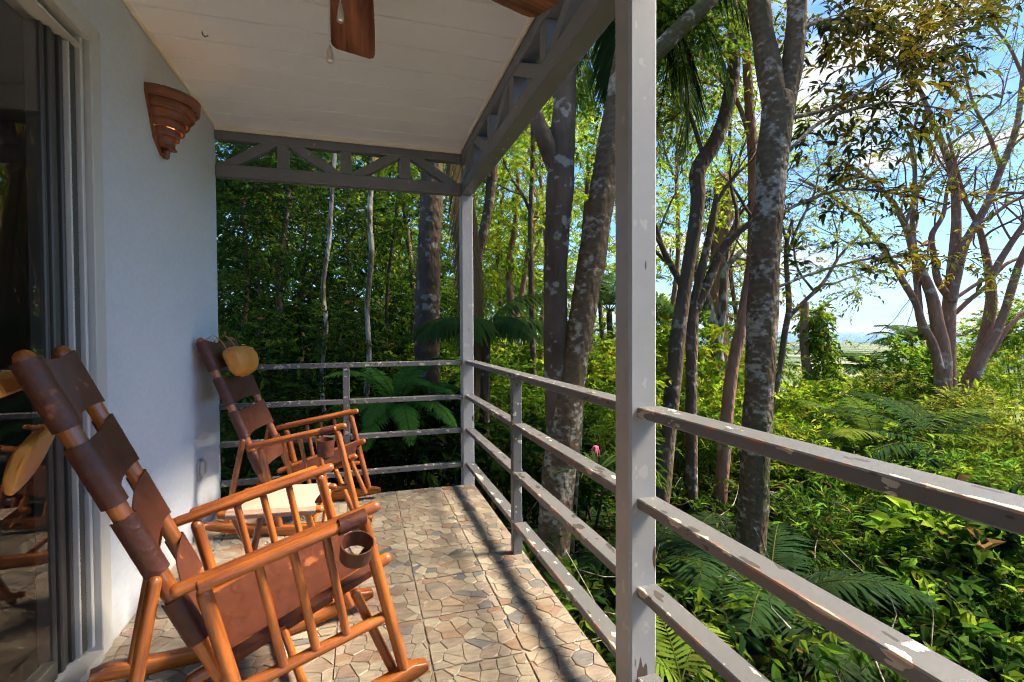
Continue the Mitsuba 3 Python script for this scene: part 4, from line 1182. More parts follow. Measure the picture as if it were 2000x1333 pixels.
# the spreading bare-limbed tree on the right
t = thing('spreading_tree', 'large spreading tree with many smooth reddish brown limbs against the sky on the right', 'tree')
gg = np.random.default_rng(31)
DR = 11.0
RT = [[(1838, 850, 40), (1842, 772, 36), (1841, 690, 32), (1832, 640, 28), (1820, 580, 23), (1799, 529, 20), (1784, 495, 16), (1768, 440, 14), (1735, 385, 11), (1690, 345, 9), (1640, 310, 7)],
      [(1862, 850, 34), (1856, 772, 30), (1853, 690, 27), (1853, 610, 27), (1862, 520, 24), (1868, 430, 19), (1862, 350, 16), (1840, 280, 13), (1815, 220, 11), (1790, 160, 8)],
      [(1834, 720, 20), (1822, 672, 18), (1800, 631, 17), (1790, 595, 15), (1760, 544, 14), (1733, 499, 13), (1712, 470, 12), (1670, 420, 10), (1620, 380, 8), (1560, 350, 5)],
      [(1800, 650, 14), (1796, 610, 14), (1788, 520, 13), (1782, 430, 11), (1787, 340, 9), (1780, 280, 7), (1800, 200, 5)],
      [(1852, 580, 17), (1832, 548, 15), (1824, 500, 13), (1820, 460, 12), (1842, 420, 9), (1852, 360, 7), (1875, 290, 5)],
      [(1860, 590, 18), (1880, 490, 18), (1905, 440, 17), (1930, 395, 15), (1955, 330, 14), (1985, 250, 12), (1998, 150, 10), (2010, 40, 8)],
      [(1872, 850, 38), (1880, 772, 30), (1904, 720, 28), (1922, 665, 25), (1936, 595, 22), (1933, 541, 18), (1921, 478, 14), (1908, 435, 12), (1885, 390, 10), (1868, 330, 8), (1850, 260, 6)],
      [(1900, 745, 22), (1920, 700, 20), (1942, 660, 19), (1964, 604, 17), (1980, 550, 16), (1998, 500, 14), (2040, 420, 12), (2100, 320, 9)],
      [(1934, 548, 14), (1950, 515, 14), (1972, 480, 13), (2000, 440, 12), (2050, 380, 10)],
      [(1866, 612, 10), (1895, 585, 10), (1926, 560, 9), (1960, 520, 8), (2000, 500, 6)],
      [(1868, 582, 8), (1900, 560, 8), (1930, 542, 7)],
      [(1940, 690, 11), (1962, 650, 10), (2000, 610, 9), (2060, 570, 7)],
      [(1826, 695, 6), (1812, 668, 6), (1838, 655, 5), (1880, 655, 4), (1905, 640, 3)],
      [(1905, 440, 9), (1940, 420, 8), (1975, 395, 7), (2020, 380, 6)],
      [(1955, 330, 9), (1930, 260, 8), (1900, 200, 6), (1880, 120, 5)],
      [(1998, 150, 7), (1970, 90, 6), (1930, 40, 5)],
      [(1768, 440, 8), (1790, 380, 6), (1830, 330, 5)], [(1690, 345, 6), (1650, 350, 5), (1590, 340, 4)]]
segs, tips = [], []
for i, rows in enumerate(RT):
    s = px_pts([(q[0], q[1], q[2] * 0.84, DR + 0.25 * math.sin(i * 2.3)) for q in rows], 30)
    v, f = tube(s[:, :3], np.maximum(s[:, 3], 0.01), 12, True, rough=0.08, seed=40 + i)
    obj('trunk' if i in (0, 1, 6) else 'limb', (v, f), 'bark_brown', t, smooth=True)
    for q in range(12, 30, 2):
        if s[q, 3] < 0.11 and s[q, 2] > 3.0:
            d = unit(s[q, :3] - s[q - 2, :3])
            grow(gg, s[q, :3], unit(d + gg.normal(0, 0.8, 3) + UP * 0.2), gg.uniform(0.7, 1.3), max(0.008, s[q, 3] * 0.4), int(gg.integers(0, 3)), segs, tips, bend=0.3)
limbs(t, segs, 'bark_brown', 'branch', big=0.02)
P, D = np.array([q[0] for q in tips]), np.array([q[1] for q in tips])
m = gg.random(len(P)) < 0.22
ms = [sprays(gg, P[m] + gg.normal(0, 0.1, P[m].shape), D[m] * 0.6 + gg.normal(0, 0.5, D[m].shape) * [1, 1, 0.3], 0.42, 9, 0.11, 0.30, [*MID, *OLIVE], droop=0.1, flat=1.4) for _ in range(2)]
ms += crown(gg, [(at(1560, 250, 11), (1.0, 1.0, 0.9), 60), (at(1650, 330, 11.5), (1.0, 1, 0.8), 50), (at(1960, 560, 10.5), (0.5, 0.5, 0.3), 30), (at(2060, 250, 11), (1.5, 1.5, 1.5), 160)], 0.10, [*MID, *OLIVE], 0.34, 0.4, 9, 0.15, clumps=22, flat=1.2)
foliage('crown', t, ms)

# ------------------------------------------------------------------ the forest beyond the end railing
t = thing('palm_tree', 'stout ringed palm beyond the porch corner with a dry frond hanging beside it', 'palm tree')
s = px_pts([(838, 1150, 58, 6.5), (838, 940, 50, 6.5), (836, 760, 48, 6.5), (834, 640, 50, 6.5), (838, 500, 46, 6.5), (843, 380, 44, 6.5), (846, 250, 42, 6.5), (850, 60, 40, 6.5), (852, -200, 38, 6.5)], 150)
rad = s[:, 3] * (1 + 0.035 * np.sin(np.arange(150) * 1.6))
obj('trunk', tube(s[:, :3], rad, 18, True, rough=0.06, seed=50), 'bark_dark', t, smooth=True)
gg = np.random.default_rng(51)
topp = s[-1, :3]
DRY = [(0.17, 0.12, 0.055), (0.13, 0.095, 0.05), (0.20, 0.14, 0.07)]
(v, f, c), pts, rad = frond(gg, at(880, 120, 6.3), math.radians(-70), math.radians(-78), 4.4, 95, 0.45, DRY, curve=0.2, lw=0.035, hang=1.6, vee=0.0)
tv, tf = tube(pts, rad, 5)
obj('dry_frond', (np.vstack([v, tv]), np.vstack([f, tf + len(v)])), 'frond_leaf', t, color=np.vstack([c, np.tile((0.16, 0.11, 0.06), (len(tv), 1))]), label='dry brown hanging frond')
palm(t, gg, topp, [(a, gg.uniform(10, 60), gg.uniform(2.6, 3.4)) for a in range(0, 360, 24)], MID, nl=55, ll=0.6, lw=0.045, curve=1.6)
slim_tree('pale crooked sapling in the dark forest, left one of the two pale stems', [(622, 1000, 8, 6.0), (636, 860, 8, 6.0), (628, 740, 8, 6.0), (637, 640, 8, 6.0), (631, 560, 8, 6.0), (643, 470, 8, 6.0), (648, 380, 8, 6.0), (656, 260, 8, 6.0), (662, 60, 6, 6.0)], 'bark_pale', [], [(at(650, 60, 6.4), (0.9, 1, 0.6), 160), (at(632, 640, 5.7), (0.35, 0.3, 0.5), 70), (at(640, 800, 5.6), (0.35, 0.3, 0.4), 60)], 0.09, DARK, seed=61)
slim_tree('pale straight sapling with white bark in the middle of the end railing view', [(712, 1000, 12, 5.6), (719, 900, 11, 5.6), (714, 800, 11, 5.6), (721, 700, 10, 5.6), (717, 600, 10, 5.6), (726, 500, 10, 5.6), (722, 420, 10, 5.6), (728, 300, 10, 5.6), (733, 80, 8, 5.6)], 'bark_pale', [], [(at(740, 40, 6.2), (0.9, 1, 0.6), 160)], 0.09, DARK, seed=62)
for i, (x0, x1, w, d, mt) in enumerate(((470, 478, 9, 7.5, 'bark_dark'), (508, 500, 7, 8.5, 'bark_dark'), (556, 566, 12, 8.0, 'bark_dark'), (590, 606, 6, 9.0, 'bark_dark'), (688, 676, 7, 9.0, 'bark_dark'), (764, 776, 8, 8.5, 'bark_dark'), (792, 786, 11, 9.5, 'bark_dark'))):
    t = thing('forest_tree', ['dark stem in the forest nearest the house wall', 'second dark stem from the house wall in the forest', 'thicker dark stem behind the left pale sapling', 'thin dark stem just left of the left pale sapling', 'thin dark stem between the two pale saplings',
                              'thin stem just right of the white barked sapling', 'dark stem just left of the stout palm trunk'][i], 'tree')
    gg = np.random.default_rng(70 + i)
    bole('trunk', t, [(x0, 980, w * 1.2, d), (x0 + gg.uniform(-16, 16), 760, w, d), ((x0 + x1) / 2 + gg.uniform(-18, 18), 560, w * 0.95, d), (x1 + gg.uniform(-6, 6), 380, w * 0.85, d), (x1 + gg.uniform(-10, 10), 150, w * 0.7, d)], mt, n=30, sides=9, seed=70 + i)
    bl = [(at(x1 + gg.uniform(-40, 40), py, d + gg.uniform(-1.3, 0.5)), (gg.uniform(0.5, 0.9), 0.8, 0.6), n_) for py, n_ in ((80, 120), (300, 130), (440, 120), (580, 120), (720, 100))]
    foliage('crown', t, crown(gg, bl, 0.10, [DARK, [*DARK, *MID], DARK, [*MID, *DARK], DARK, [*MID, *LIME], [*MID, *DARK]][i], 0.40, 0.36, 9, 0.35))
t = thing('tree_fern', 'feathery bright green tree fern just beyond the end railing', 'tree fern')
gg = np.random.default_rng(81)
fb = at(775, 800, 5.2)
obj('trunk', tube(np.array([at(780, 1080, 5.2), at(778, 930, 5.2), fb]), [0.06, 0.055, 0.05], 10, True), 'bark_dark', t, smooth=True)
palm(t, gg, fb, [(a + gg.uniform(-8, 8), gg.uniform(15, 75), gg.uniform(0.75, 1.05)) for a in range(0, 360, 15)], [(0.10, 0.26, 0.04), (0.08, 0.21, 0.035), (0.13, 0.30, 0.04)], nl=46, ll=0.17, lw=0.028, curve=1.5, hang=0.35, vee=0.1)

# ------------------------------------------------------------------ trees seen between the corner post and the front post
slim_tree('dark curved stem just right of the corner post under the truss', [(922, 620, 16, 7.0), (930, 520, 19, 7.0), (944, 460, 20, 7.0), (955, 400, 20, 7.0), (962, 330, 20, 7.0), (968, 220, 18, 7.0), (972, 60, 15, 7.0)], 'bark_dark', [], [(at(960, 180, 7.6), (1.0, 1.0, 0.6), 170), (at(945, 330, 7.8), (0.5, 0.6, 0.5), 90)], 0.09, LIME, seed=91)
slim_tree('thin straight stem left of the twin trunk tree', [(1045, 900, 14, 7.4), (1042, 720, 12, 7.4), (1038, 560, 12, 7.4), (1036, 440, 11, 7.4), (1040, 330, 10, 7.4), (1042, 180, 8, 7.4)], 'bark_dark', [[(1038, 420, 7, 7.4), (1020, 380, 6, 7.4), (1000, 350, 5, 7.5)]], [(at(1040, 300, 8.0), (0.8, 0.8, 0.7), 150), (at(1010, 450, 8.2), (0.5, 0.7, 0.5), 80)], 0.09, LIME, seed=92)
slim_tree('forked stem in the lit brush between the corner post and the twin trunk tree', [(1000, 900, 20, 9.0), (1001, 700, 18, 9.0), (999, 600, 17, 9.0), (994, 520, 13, 9.0), (1006, 440, 11, 9.0), (1012, 340, 9, 9.0)], 'bark_brown', [[(1003, 640, 14, 9.0), (1020, 570, 12, 9.0), (1034, 480, 10, 9.0), (1052, 400, 7, 9.0)]], [(at(1010, 380, 9.5), (1.0, 1.0, 0.8), 150), (at(960, 480, 9.5), (0.7, 0.8, 0.7), 120)], 0.10, LIME, seed=93)
slim_tree('small stem behind the foot of the twin trunk tree', [(1098, 1260, 34, 4.9), (1104, 1130, 30, 4.9), (1116, 980, 26, 4.9), (1128, 840, 20, 4.9), (1136, 740, 14, 4.9)], 'bark_lichen', [], [(at(1165, 720, 5.6), (0.35, 0.4, 0.35), 60)], 0.09, LIME, seed=94)
slim_tree('grey tree behind the twin trunk tree showing in the gap beside the front post', [(1155, 900, 16, 8.5), (1150, 700, 15, 8.5), (1136, 560, 12, 8.5), (1142, 440, 11, 8.5), (1150, 330, 9, 8.5)], 'bark_dark', [[(1140, 520, 8, 8.5), (1160, 450, 7, 8.5), (1180, 400, 5, 8.5)]], [(at(1150, 250, 9.0), (0.8, 0.8, 0.6), 150), (at(1140, 400, 9.2), (0.4, 0.5, 0.4), 40), (at(1170, 700, 9.0), (0.6, 0.6, 0.5), 100)], 0.09, [*LIME, *MID], seed=95)

for i, (x0, x1, w, d, lab) in enumerate(((975, 985, 11, 11.0, 'thin far stem between the corner post and the forked stem'), (1062, 1056, 9, 12.0, 'thin far stem just left of the twin trunk tree'), (1170, 1178, 9, 10.5, 'thin far stem right of the leaning lichen patched trunk'), (1312, 1322, 10, 11.5, 'thin far stem close to the right side of the front post'), (1438, 1424, 9, 12.5, 'thin far stem left of the forked trunk behind the pale twisted tree'))):
    slim_tree(lab, [(x0, 860, w * 1.2, d), (x0 + 6 * (-1) ** i, 680, w, d), ((x0 + x1) / 2 - 7 * (-1) ** i, 500, w * 0.9, d), (x1, 330, w * 0.75, d), (x1 + 5, 130, w * 0.6, d)], 'bark_brown' if i % 2 else 'bark_dark', [[(x1, 360, w * 0.5, d), (x1 + 22 * (-1) ** i, 300, w * 0.4, d), (x1 + 34 * (-1) ** i, 240, w * 0.3, d)]], [(at(x1, 250, d), (0.9, 0.9, 0.8), 90), (at(x1, 420, d + 0.4), (0.6, 0.7, 0.6), 60)], 0.10, [*LIME, *MID], seed=130 + i)

# palms
def palm_thing(label, base, fr, pal, seed, trunk=None, name='palm', **kw):
    t = thing(name, label, 'palm')
    gg = np.random.default_rng(seed)
    if trunk is not None:
        obj('trunk', tube(np.array(trunk), np.linspace(1.25, 1.0, len(trunk)) * kw.pop('tr', 0.05), 9, True, rough=0.1, seed=seed), 'bark_dark', t, smooth=True)
    palm(t, gg, base, fr, pal, **{**dict(nl=42, ll=0.42, lw=0.034, curve=1.3, hang=0.4), **kw})
    return t


PD = [(0.028, 0.062, 0.024), (0.035, 0.075, 0.026), (0.04, 0.07, 0.03)]
PM = [(0.06, 0.12, 0.03), (0.075, 0.14, 0.03), (0.05, 0.10, 0.03)]
PL = [(0.12, 0.19, 0.025), (0.15, 0.21, 0.03), (0.10, 0.17, 0.03)]
palm_thing('tall palm whose dark fronds hang down on both sides of the front post', at(1245, -70, 5.2), [(200, -35, 2.0), (225, -45, 1.9), (320, -40, 1.9), (345, -55, 2.1), (300, -25, 1.8), (180, -20, 2.0), (90, 0, 2.0), (40, 10, 2.0), (135, -10, 2.0), (270, -15, 1.5), (330, -62, 1.7), (215, -60, 1.7)], PD, 101,
           trunk=[at(1252, 1150, 5.4), at(1248, 700, 5.3), at(1246, 300, 5.2), at(1245, -70, 5.2)], tr=0.06, ll=0.5, nl=44, hang=1.0, curve=0.9)
palm_thing('young palm with drooping bright green fronds right of the corner post', at(950, 640, 5.6), [(a + 7, 25 + 30 * (a % 90 == 0), 0.95) for a in range(0, 360, 40)], PM, 102, trunk=[at(945, 900, 5.6), at(950, 640, 5.6)], ll=0.30, nl=24, lw=0.05, hang=0.9)
palm_thing('small palm in the far gap left of the front post', at(1190, 610, 9.0), [(a, 20 + (a * 7) % 50, 1.3) for a in range(0, 360, 32)], PM, 103, trunk=[at(1195, 800, 9.0), at(1190, 610, 9.0)], ll=0.5)
palm_thing('distant palm whose top stands against the sea left of the spreading tree', at(1780, 672, 13.5), [(a, 30 + (a * 5) % 45, 1.1) for a in range(0, 360, 30)], PM, 104, trunk=[at(1782, 800, 13.5), at(1780, 672, 13.5)], ll=0.42, lw=0.05, nl=30)
palm_thing('rounded palm in the middle distance below the sea view', at(1690, 720, 15), [(a, 15 + (a * 3) % 55, 1.3) for a in range(0, 360, 28)], PM, 105, trunk=[at(1690, 850, 15), at(1690, 720, 15)], ll=0.5, lw=0.06, nl=28)
palm_thing('palm with a long dark arching frond above the long railing', at(1830, 870, 6.4), [(150, 22, 1.9), (172, 12, 1.7), (128, 40, 1.6), (100, 55, 1.4), (60, 45, 1.5), (10, 40, 1.4), (200, 0, 1.2)], PD, 106, trunk=[at(1835, 1080, 6.4), at(1830, 870, 6.4)], ll=0.36, nl=46)
palm_thing('young palm with one bright yellow green frond in front of the spreading tree', at(1715, 872, 6.9), [(-25, 40, 1.7), (-48, 30, 1.3), (200, 35, 1.3), (120, 50, 1.2), (60, 50, 1.2)], PL, 107, ll=0.36, nl=40, curve=0.9)
palm_thing('understorey palm with dark fronds beside the foot of the forked tree', at(1500, 1190, 3.9), [(a + 10, 20 + (a * 7) % 45, 1.15) for a in range(0, 360, 30)], PD, 108, trunk=[at(1500, 1400, 3.9), at(1500, 1190, 3.9)], ll=0.34, nl=40)
palm_thing('understorey palm with dark fronds behind the front post', at(1330, 1130, 4.6), [(a + 3, 15 + (a * 11) % 50, 1.2) for a in range(0, 360, 30)], PD, 109, trunk=[at(1330, 1350, 4.6), at(1330, 1130, 4.6)], ll=0.36, nl=40)
palm_thing('pale fronded palm low between the railings right of the forked tree', at(1620, 1120, 4.6), [(160, 40, 1.1), (190, 30, 1.0), (130, 45, 1.0), (20, 35, 1.1), (50, 50, 0.9), (-20, 20, 1.1), (230, 10, 1.0)], PM, 110, ll=0.32, nl=36)
palm_thing('little fan of light palm blades low beside the foot of the front post', at(1330, 1335, 2.6), [(80, 60, 0.42), (120, 50, 0.42), (30, 50, 0.45), (170, 55, 0.35), (-10, 40, 0.4)], PL, 111, ll=0.20, nl=16, lw=0.024)
palm_thing('palm fronds below the middle of the side railing', at(1120, 1120, 5.2), [(a, 25 + (a * 7) % 40, 1.1) for a in range(0, 360, 45)], PD, 112, trunk=[at(1120, 1300, 5.2), at(1120, 1120, 5.2)], ll=0.34, nl=34)
palm_thing('palm with fronds rising in the left of the ivy covered stump', at(1520, 860, 7.5), [(a + 15, 25 + (a * 7) % 40, 1.2) for a in range(0, 360, 40)], PM, 113, trunk=[at(1520, 1000, 7.5), at(1520, 860, 7.5)], ll=0.4, nl=36)
palm_thing('palm deep in the brush left of the pale twisted tree', at(1360, 620, 12), [(a, 20 + (a * 7) % 50, 1.6) for a in range(0, 360, 36)], PM, 114, trunk=[at(1360, 800, 12), at(1360, 620, 12)], ll=0.55, nl=34, lw=0.05)

# bromeliad with a pink flower
t = thing('bromeliad', 'strap leaved plant with a pink flower behind the side railing', 'plant')
gg = np.random.default_rng(121)
b0 = at(1165, 930, 3.4)
ms = []
for k in range(22):
    a, el = gg.uniform(0, 2 * PI), gg.uniform(0.5, 1.3)
    s = np.linspace(0, 1, 9)
    h = np.array([math.cos(a), math.sin(a), 0])
    L = gg.uniform(0.32, 0.5)
    p = b0 + h * (L * s * math.cos(el))[:, None] + UP * (L * (s * math.sin(el) - 0.5 * s ** 2.2))[:, None]
    sv = np.cross(h, UP) * 0.016
    w = (1 - 0.9 * s ** 2)[:, None]
    v = np.stack([p - sv * w, p + sv * w], 1).reshape(-1, 3)
    f = np.array([q for i in range(8) for q in ([2 * i, 2 * i + 1, 2 * i + 3], [2 * i, 2 * i + 3, 2 * i + 2])])
    ms.append((v, f, np.tile(np.array(PM[k % 3]) * gg.uniform(0.7, 1.2), (18, 1))))
foliage('leaves', t, ms, 'frond_leaf')
fl = []
for k in range(7):
    a = gg.uniform(0, 2 * PI)
    h = np.array([math.cos(a), math.sin(a), 0])
    c0 = at(1163, 872, 3.4)
    fl.append(tube(spline([c0, c0 + h * 0.015 - UP * 0.01, c0 + h * 0.028 - UP * gg.uniform(0.04, 0.07)], 6), [0.003, 0.007, 0.008, 0.007, 0.005, 0.001], 6))
obj('flower', join(fl), 'pink_petal', t, smooth=True, label='pink hanging flower')
obj('stem', tube(spline([b0, (b0 + at(1163, 872, 3.4)) / 2 + [0.01, 0, 0.02], at(1163, 872, 3.4)], 8), 0.004, 6), 'bark_dark', t, smooth=True)

# ------------------------------------------------------------------ shrubs
SH = [  # px, py of the middle, distance, rx, rz, twigs, leaf, palette, label
    (1560, 800, 10, 0.7, 0.5, 300, 0.10, LIME, 'bright bush at the foot of the ivy covered stump'),
    (1655, 790, 11, 0.8, 0.45, 330, 0.10, LIME, 'yellow green bush right of the ivy covered stump'),
    (1735, 770, 12, 0.8, 0.5, 330, 0.11, OLIVE, 'round yellow green bush in front of the distant palm'),
    (1785, 735, 12.4, 0.75, 0.70, 420, 0.10, MID, 'tall dark green bush left of the spreading tree'),
    (1950, 735, 12.8, 1.1, 0.75, 440, 0.11, LIME, 'big sunlit bush right of the spreading tree'),
    (2015, 640, 12.6, 0.8, 0.8, 320, 0.11, MID, 'tall green bush at the right edge behind the sunlit bush'),
    (1850, 878, 9, 0.9, 0.35, 360, 0.10, LIME, 'bright bush in front of the foot of the spreading tree'),
    (1975, 860, 7.5, 0.8, 0.55, 360, 0.10, OLIVE, 'olive bush at the right edge above the long railing'),
    (1700, 870, 9, 0.9, 0.45, 360, 0.10, MID, 'green bush behind the long dark arching frond'),
    (1580, 900, 7, 0.6, 0.45, 300, 0.09, LIME, 'bush behind the top rail just right of the forked tree'),
    (1660, 960, 6.3, 0.7, 0.4, 300, 0.095, MID, 'green bush close behind the top rail of the long railing'),
    (1790, 960, 6.3, 0.8, 0.4, 320, 0.095, LIME, 'lit bush in the middle of the view over the long railing'),
    (1920, 960, 6.0, 0.8, 0.45, 340, 0.10, MID, 'bush at the right above the end of the long railing'),
    (1345, 720, 9, 0.7, 0.8, 380, 0.10, LIME, 'sunlit thicket between the crooked tree and the thin straight tree'),
    (1330, 860, 7.5, 0.7, 0.5, 330, 0.095, MID, 'bush behind the front end of the long railing'),
    (1420, 820, 7.5, 0.6, 0.55, 300, 0.095, LIME, 'bush around the foot of the thin straight tree'),
    (1300, 640, 12, 0.9, 0.9, 320, 0.12, LIME, 'tall bright bush far behind the front post'),
    (1450, 700, 12, 0.9, 0.8, 320, 0.12, MID, 'tall bush far behind the forked trunk'),
    (1180, 760, 8, 0.6, 0.6, 330, 0.10, LIME, 'bright bush in the gap left of the front post'),
    (1160, 860, 5.6, 0.5, 0.4, 240, 0.09, MID, 'bush behind the pink flowered plant'),
    (960, 780, 6.8, 0.7, 0.55, 330, 0.10, MID, 'green bush right of the corner post behind the rails'),
    (1030, 740, 8.5, 0.8, 0.6, 330, 0.10, LIME, 'lit bush left of the twin trunk tree'),
    (980, 620, 10.5, 1.0, 0.9, 360, 0.12, MID, 'tall bush beyond the corner post'),
    (1030, 880, 5.4, 0.55, 0.4, 240, 0.09, DARK, 'dark bush below the side railing left of the twin trunk tree'),
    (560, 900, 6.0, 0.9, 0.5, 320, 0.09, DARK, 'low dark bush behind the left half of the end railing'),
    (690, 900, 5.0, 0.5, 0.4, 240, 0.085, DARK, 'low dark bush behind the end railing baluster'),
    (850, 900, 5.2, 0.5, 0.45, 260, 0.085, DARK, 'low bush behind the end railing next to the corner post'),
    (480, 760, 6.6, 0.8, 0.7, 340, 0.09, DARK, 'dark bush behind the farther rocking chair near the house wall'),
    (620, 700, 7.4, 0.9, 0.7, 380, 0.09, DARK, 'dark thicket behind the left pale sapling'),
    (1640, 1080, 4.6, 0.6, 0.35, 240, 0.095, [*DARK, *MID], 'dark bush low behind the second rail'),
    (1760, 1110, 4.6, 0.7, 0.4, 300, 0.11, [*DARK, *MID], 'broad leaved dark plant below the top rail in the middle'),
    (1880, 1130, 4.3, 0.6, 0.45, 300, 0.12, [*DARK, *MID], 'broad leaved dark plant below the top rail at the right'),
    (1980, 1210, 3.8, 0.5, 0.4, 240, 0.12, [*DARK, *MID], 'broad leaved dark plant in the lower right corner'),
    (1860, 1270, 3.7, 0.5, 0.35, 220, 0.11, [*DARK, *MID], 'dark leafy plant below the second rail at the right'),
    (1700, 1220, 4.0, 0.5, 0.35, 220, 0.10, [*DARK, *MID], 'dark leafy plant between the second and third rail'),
]
for i, (px, py, d, rx, rz, n, L, pal, lab) in enumerate(SH):
    gg = np.random.default_rng(200 + i)
    t = thing('shrub', lab, 'bush')
    c = at(px, py, d)
    m_, q_ = ((1.0, 0.46), (1.55, 0.52), (0.8, 0.36), (1.25, 0.62), (1.15, 0.26))[i % 5]
    foliage('foliage', t, crown(gg, [(c, (rx, rx, rz), int(n * 1.35 / m_ ** 1.5))], L * m_, pal, q_, 0.26 * m_ ** 0.5, 9, 0.25, clumps=24, spread=0.24, fine=d < 7.2))
    gz_ = float(ground(c[0], c[1]))
    st_ = []
    for k in range(7):
        a = gg.uniform(0, 2 * PI)
        e_ = c + np.array([math.cos(a) * rx * 0.7, math.sin(a) * rx * 0.7, gg.uniform(-0.2, 0.7) * rz])
        b_ = np.array([c[0] + gg.normal(0, 0.1), c[1] + gg.normal(0, 0.1), min(gz_ - 0.1, c[2] - 0.2)])
        st_.append(tube(spline([b_, (b_ + e_) / 2 + gg.normal(0, 0.12, 3), e_], 8), np.linspace(0.02, 0.005, 8), 5, False))
    obj('stems', join(st_), 'bark_dark', t, smooth=True)

# ------------------------------------------------------------------ ground cover and the far wood
gg = np.random.default_rng(301)


def scatter(n, az0, az1, r0, r1, pw=1.0):
    a = np.radians(gg.uniform(az0, az1, n))
    r = r0 + (r1 - r0) * gg.random(n) ** pw
    return np.stack([np.sin(a) * r, np.cos(a) * r], 1)


xy = scatter(9000, -32, 78, 1.6, 13, 0.8)
keep = ~((xy[:, 0] < 0.95) & (xy[:, 1] < YE + 0.15))
xy = xy[keep]
z = ground(xy[:, 0], xy[:, 1]) + gg.uniform(0.0, 0.75, len(xy)) * meshkit.fbm(np.c_[xy * 0.9, xy[:, :1] * 0], 3, 9) * 1.5
P = np.c_[xy, z]
D = gg.normal(0, 0.6, P.shape) + UP * 0.5
half = gg.random(len(P)) < 0.5
ms = [sprays(gg, P[half], D[half], 0.30, 8, 0.12, 0.42, [*DARK, *MID], droop=0.4, fine=True), sprays(gg, P[~half], D[~half], 0.26, 7, 0.085, 0.5, [*DARK, *MID], droop=0.3)]
xy = scatter(9000, -32, 80, 11, 30, 0.8)
P = np.c_[xy, ground(xy[:, 0], xy[:, 1]) + gg.uniform(0, 1.3, len(xy))]
ms.append(sprays(gg, P, gg.normal(0, 0.6, P.shape) + UP * 0.5, 0.5, 8, 0.20, 0.45, [*MID, *LIME], droop=0.3))
k = foliage('undergrowth', None, ms, label='dense leafy undergrowth covering the forest floor round the porch', cat='undergrowth')
labels[k]['kind'] = 'stuff'
ws = []
xy = scatter(260, -25, 72, 2.4, 9, 0.8)
xy = xy[~((xy[:, 0] < 1.3) & (xy[:, 1] < YE + 0.5))]
for x_, y_ in xy:
    b_ = np.array([x_, y_, float(ground(x_, y_)) + gg.uniform(0.1, 0.75)])
    d_ = unit(gg.normal(0, 1, 3) * [1, 1, 0.45] + UP * 0.25)
    L_ = gg.uniform(0.3, 0.9)
    ws.append(tube(spline([b_, b_ + d_ * L_ * 0.5 + gg.normal(0, 0.06, 3), b_ + d_ * L_ + gg.normal(0, 0.1, 3)], 7), np.linspace(0.007, 0.002, 7), 4, False))
k = obj('dry_twigs', join(ws), 'bark_pale', smooth=True, kind='stuff', label='thin dry twigs caught in the undergrowth', cat='twigs')
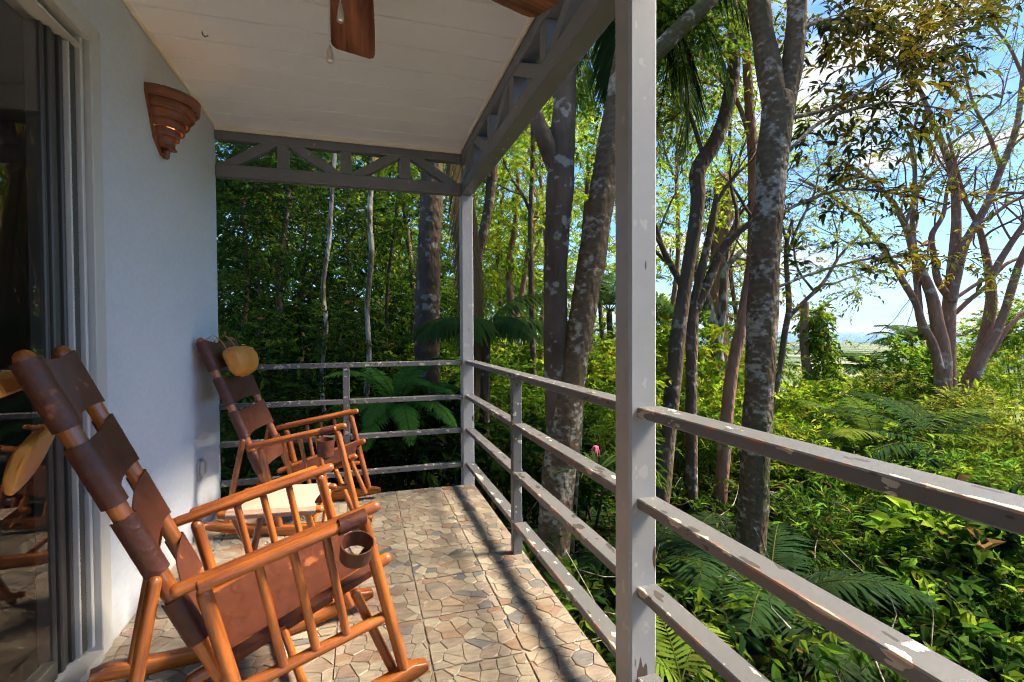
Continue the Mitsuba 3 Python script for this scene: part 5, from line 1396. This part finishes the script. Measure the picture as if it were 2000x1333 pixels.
# the wood that closes the view on the left, climbing the hill
ms = []
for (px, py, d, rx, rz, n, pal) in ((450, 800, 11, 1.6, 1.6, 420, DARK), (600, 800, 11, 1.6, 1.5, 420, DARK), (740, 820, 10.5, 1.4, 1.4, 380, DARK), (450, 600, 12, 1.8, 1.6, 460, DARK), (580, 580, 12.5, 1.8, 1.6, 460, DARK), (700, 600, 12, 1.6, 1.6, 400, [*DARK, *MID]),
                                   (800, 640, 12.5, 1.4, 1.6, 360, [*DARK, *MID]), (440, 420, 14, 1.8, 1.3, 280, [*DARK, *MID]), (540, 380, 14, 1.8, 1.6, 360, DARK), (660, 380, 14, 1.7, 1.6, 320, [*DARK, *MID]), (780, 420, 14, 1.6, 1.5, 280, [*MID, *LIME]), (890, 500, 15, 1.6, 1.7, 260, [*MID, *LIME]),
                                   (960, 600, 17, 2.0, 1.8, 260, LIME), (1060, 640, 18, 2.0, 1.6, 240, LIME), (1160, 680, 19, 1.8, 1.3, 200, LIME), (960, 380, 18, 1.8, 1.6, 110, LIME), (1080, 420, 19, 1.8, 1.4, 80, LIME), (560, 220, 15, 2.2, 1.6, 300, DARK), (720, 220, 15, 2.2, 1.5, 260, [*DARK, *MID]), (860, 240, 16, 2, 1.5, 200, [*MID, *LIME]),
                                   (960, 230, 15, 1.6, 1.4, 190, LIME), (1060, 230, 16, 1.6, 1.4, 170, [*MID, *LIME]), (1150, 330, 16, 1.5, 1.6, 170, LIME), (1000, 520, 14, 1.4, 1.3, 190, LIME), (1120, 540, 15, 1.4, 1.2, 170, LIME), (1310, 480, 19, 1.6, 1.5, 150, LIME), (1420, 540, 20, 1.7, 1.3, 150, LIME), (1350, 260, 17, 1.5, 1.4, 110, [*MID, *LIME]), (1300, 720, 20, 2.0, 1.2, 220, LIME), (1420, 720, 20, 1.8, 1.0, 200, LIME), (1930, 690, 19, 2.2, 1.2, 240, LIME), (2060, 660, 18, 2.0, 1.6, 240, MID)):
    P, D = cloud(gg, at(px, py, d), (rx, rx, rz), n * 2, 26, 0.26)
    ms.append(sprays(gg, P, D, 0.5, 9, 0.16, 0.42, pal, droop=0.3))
k = foliage('far_wood', None, ms, label='mass of forest leaves closing the view behind the nearer trees', cat='wood')
labels[k]['kind'] = 'stuff'

# ------------------------------------------------------------------ bird
c = at(1641, 617, 45)
t = thing('bird', 'small dark bird gliding in the sky above the sea', 'bird')
sv_, fw = _r, unit(_f * 0.3 + UP * 0.2)
b = np.array([c - UP * 0.20, c - UP * 0.1 + sv_ * 0.05, c + sv_ * 0.42 + UP * 0.02, c + sv_ * 0.05 + UP * 0.04, c + UP * 0.24, c - sv_ * 0.05 + UP * 0.04, c - sv_ * 0.42 + UP * 0.03, c - sv_ * 0.05 - UP * 0.1])
bv = np.vstack([b, [c + _f * 0.05], [c - _f * 0.05]])
bf = [[i, (i + 1) % 8, 8] for i in range(8)] + [[(i + 1) % 8, i, 9] for i in range(8)]
obj('body', (bv, np.array(bf)), 'bird_feather', t)

# ------------------------------------------------------------------ the air between here and the sea
scene['air'] = {'type': 'homogeneous', 'albedo': rgb(0.95, 0.95, 0.95), 'sigma_t': rgb(1.0e-5, 1.4e-5, 2.1e-5), 'phase': {'type': 'isotropic'}}
scene['haze'] = {'type': 'cube', 'to_world': T().translate([0, 0, -88]).scale([61000, 61000, 104]), 'bsdf': {'type': 'null'}, 'interior': {'type': 'ref', 'id': 'air'}}
labels['haze'] = {'kind': 'stuff', 'label': 'thin blue sea haze over the distant plain', 'category': 'haze'}
scene['camera']['medium'] = {'type': 'ref', 'id': 'air'}
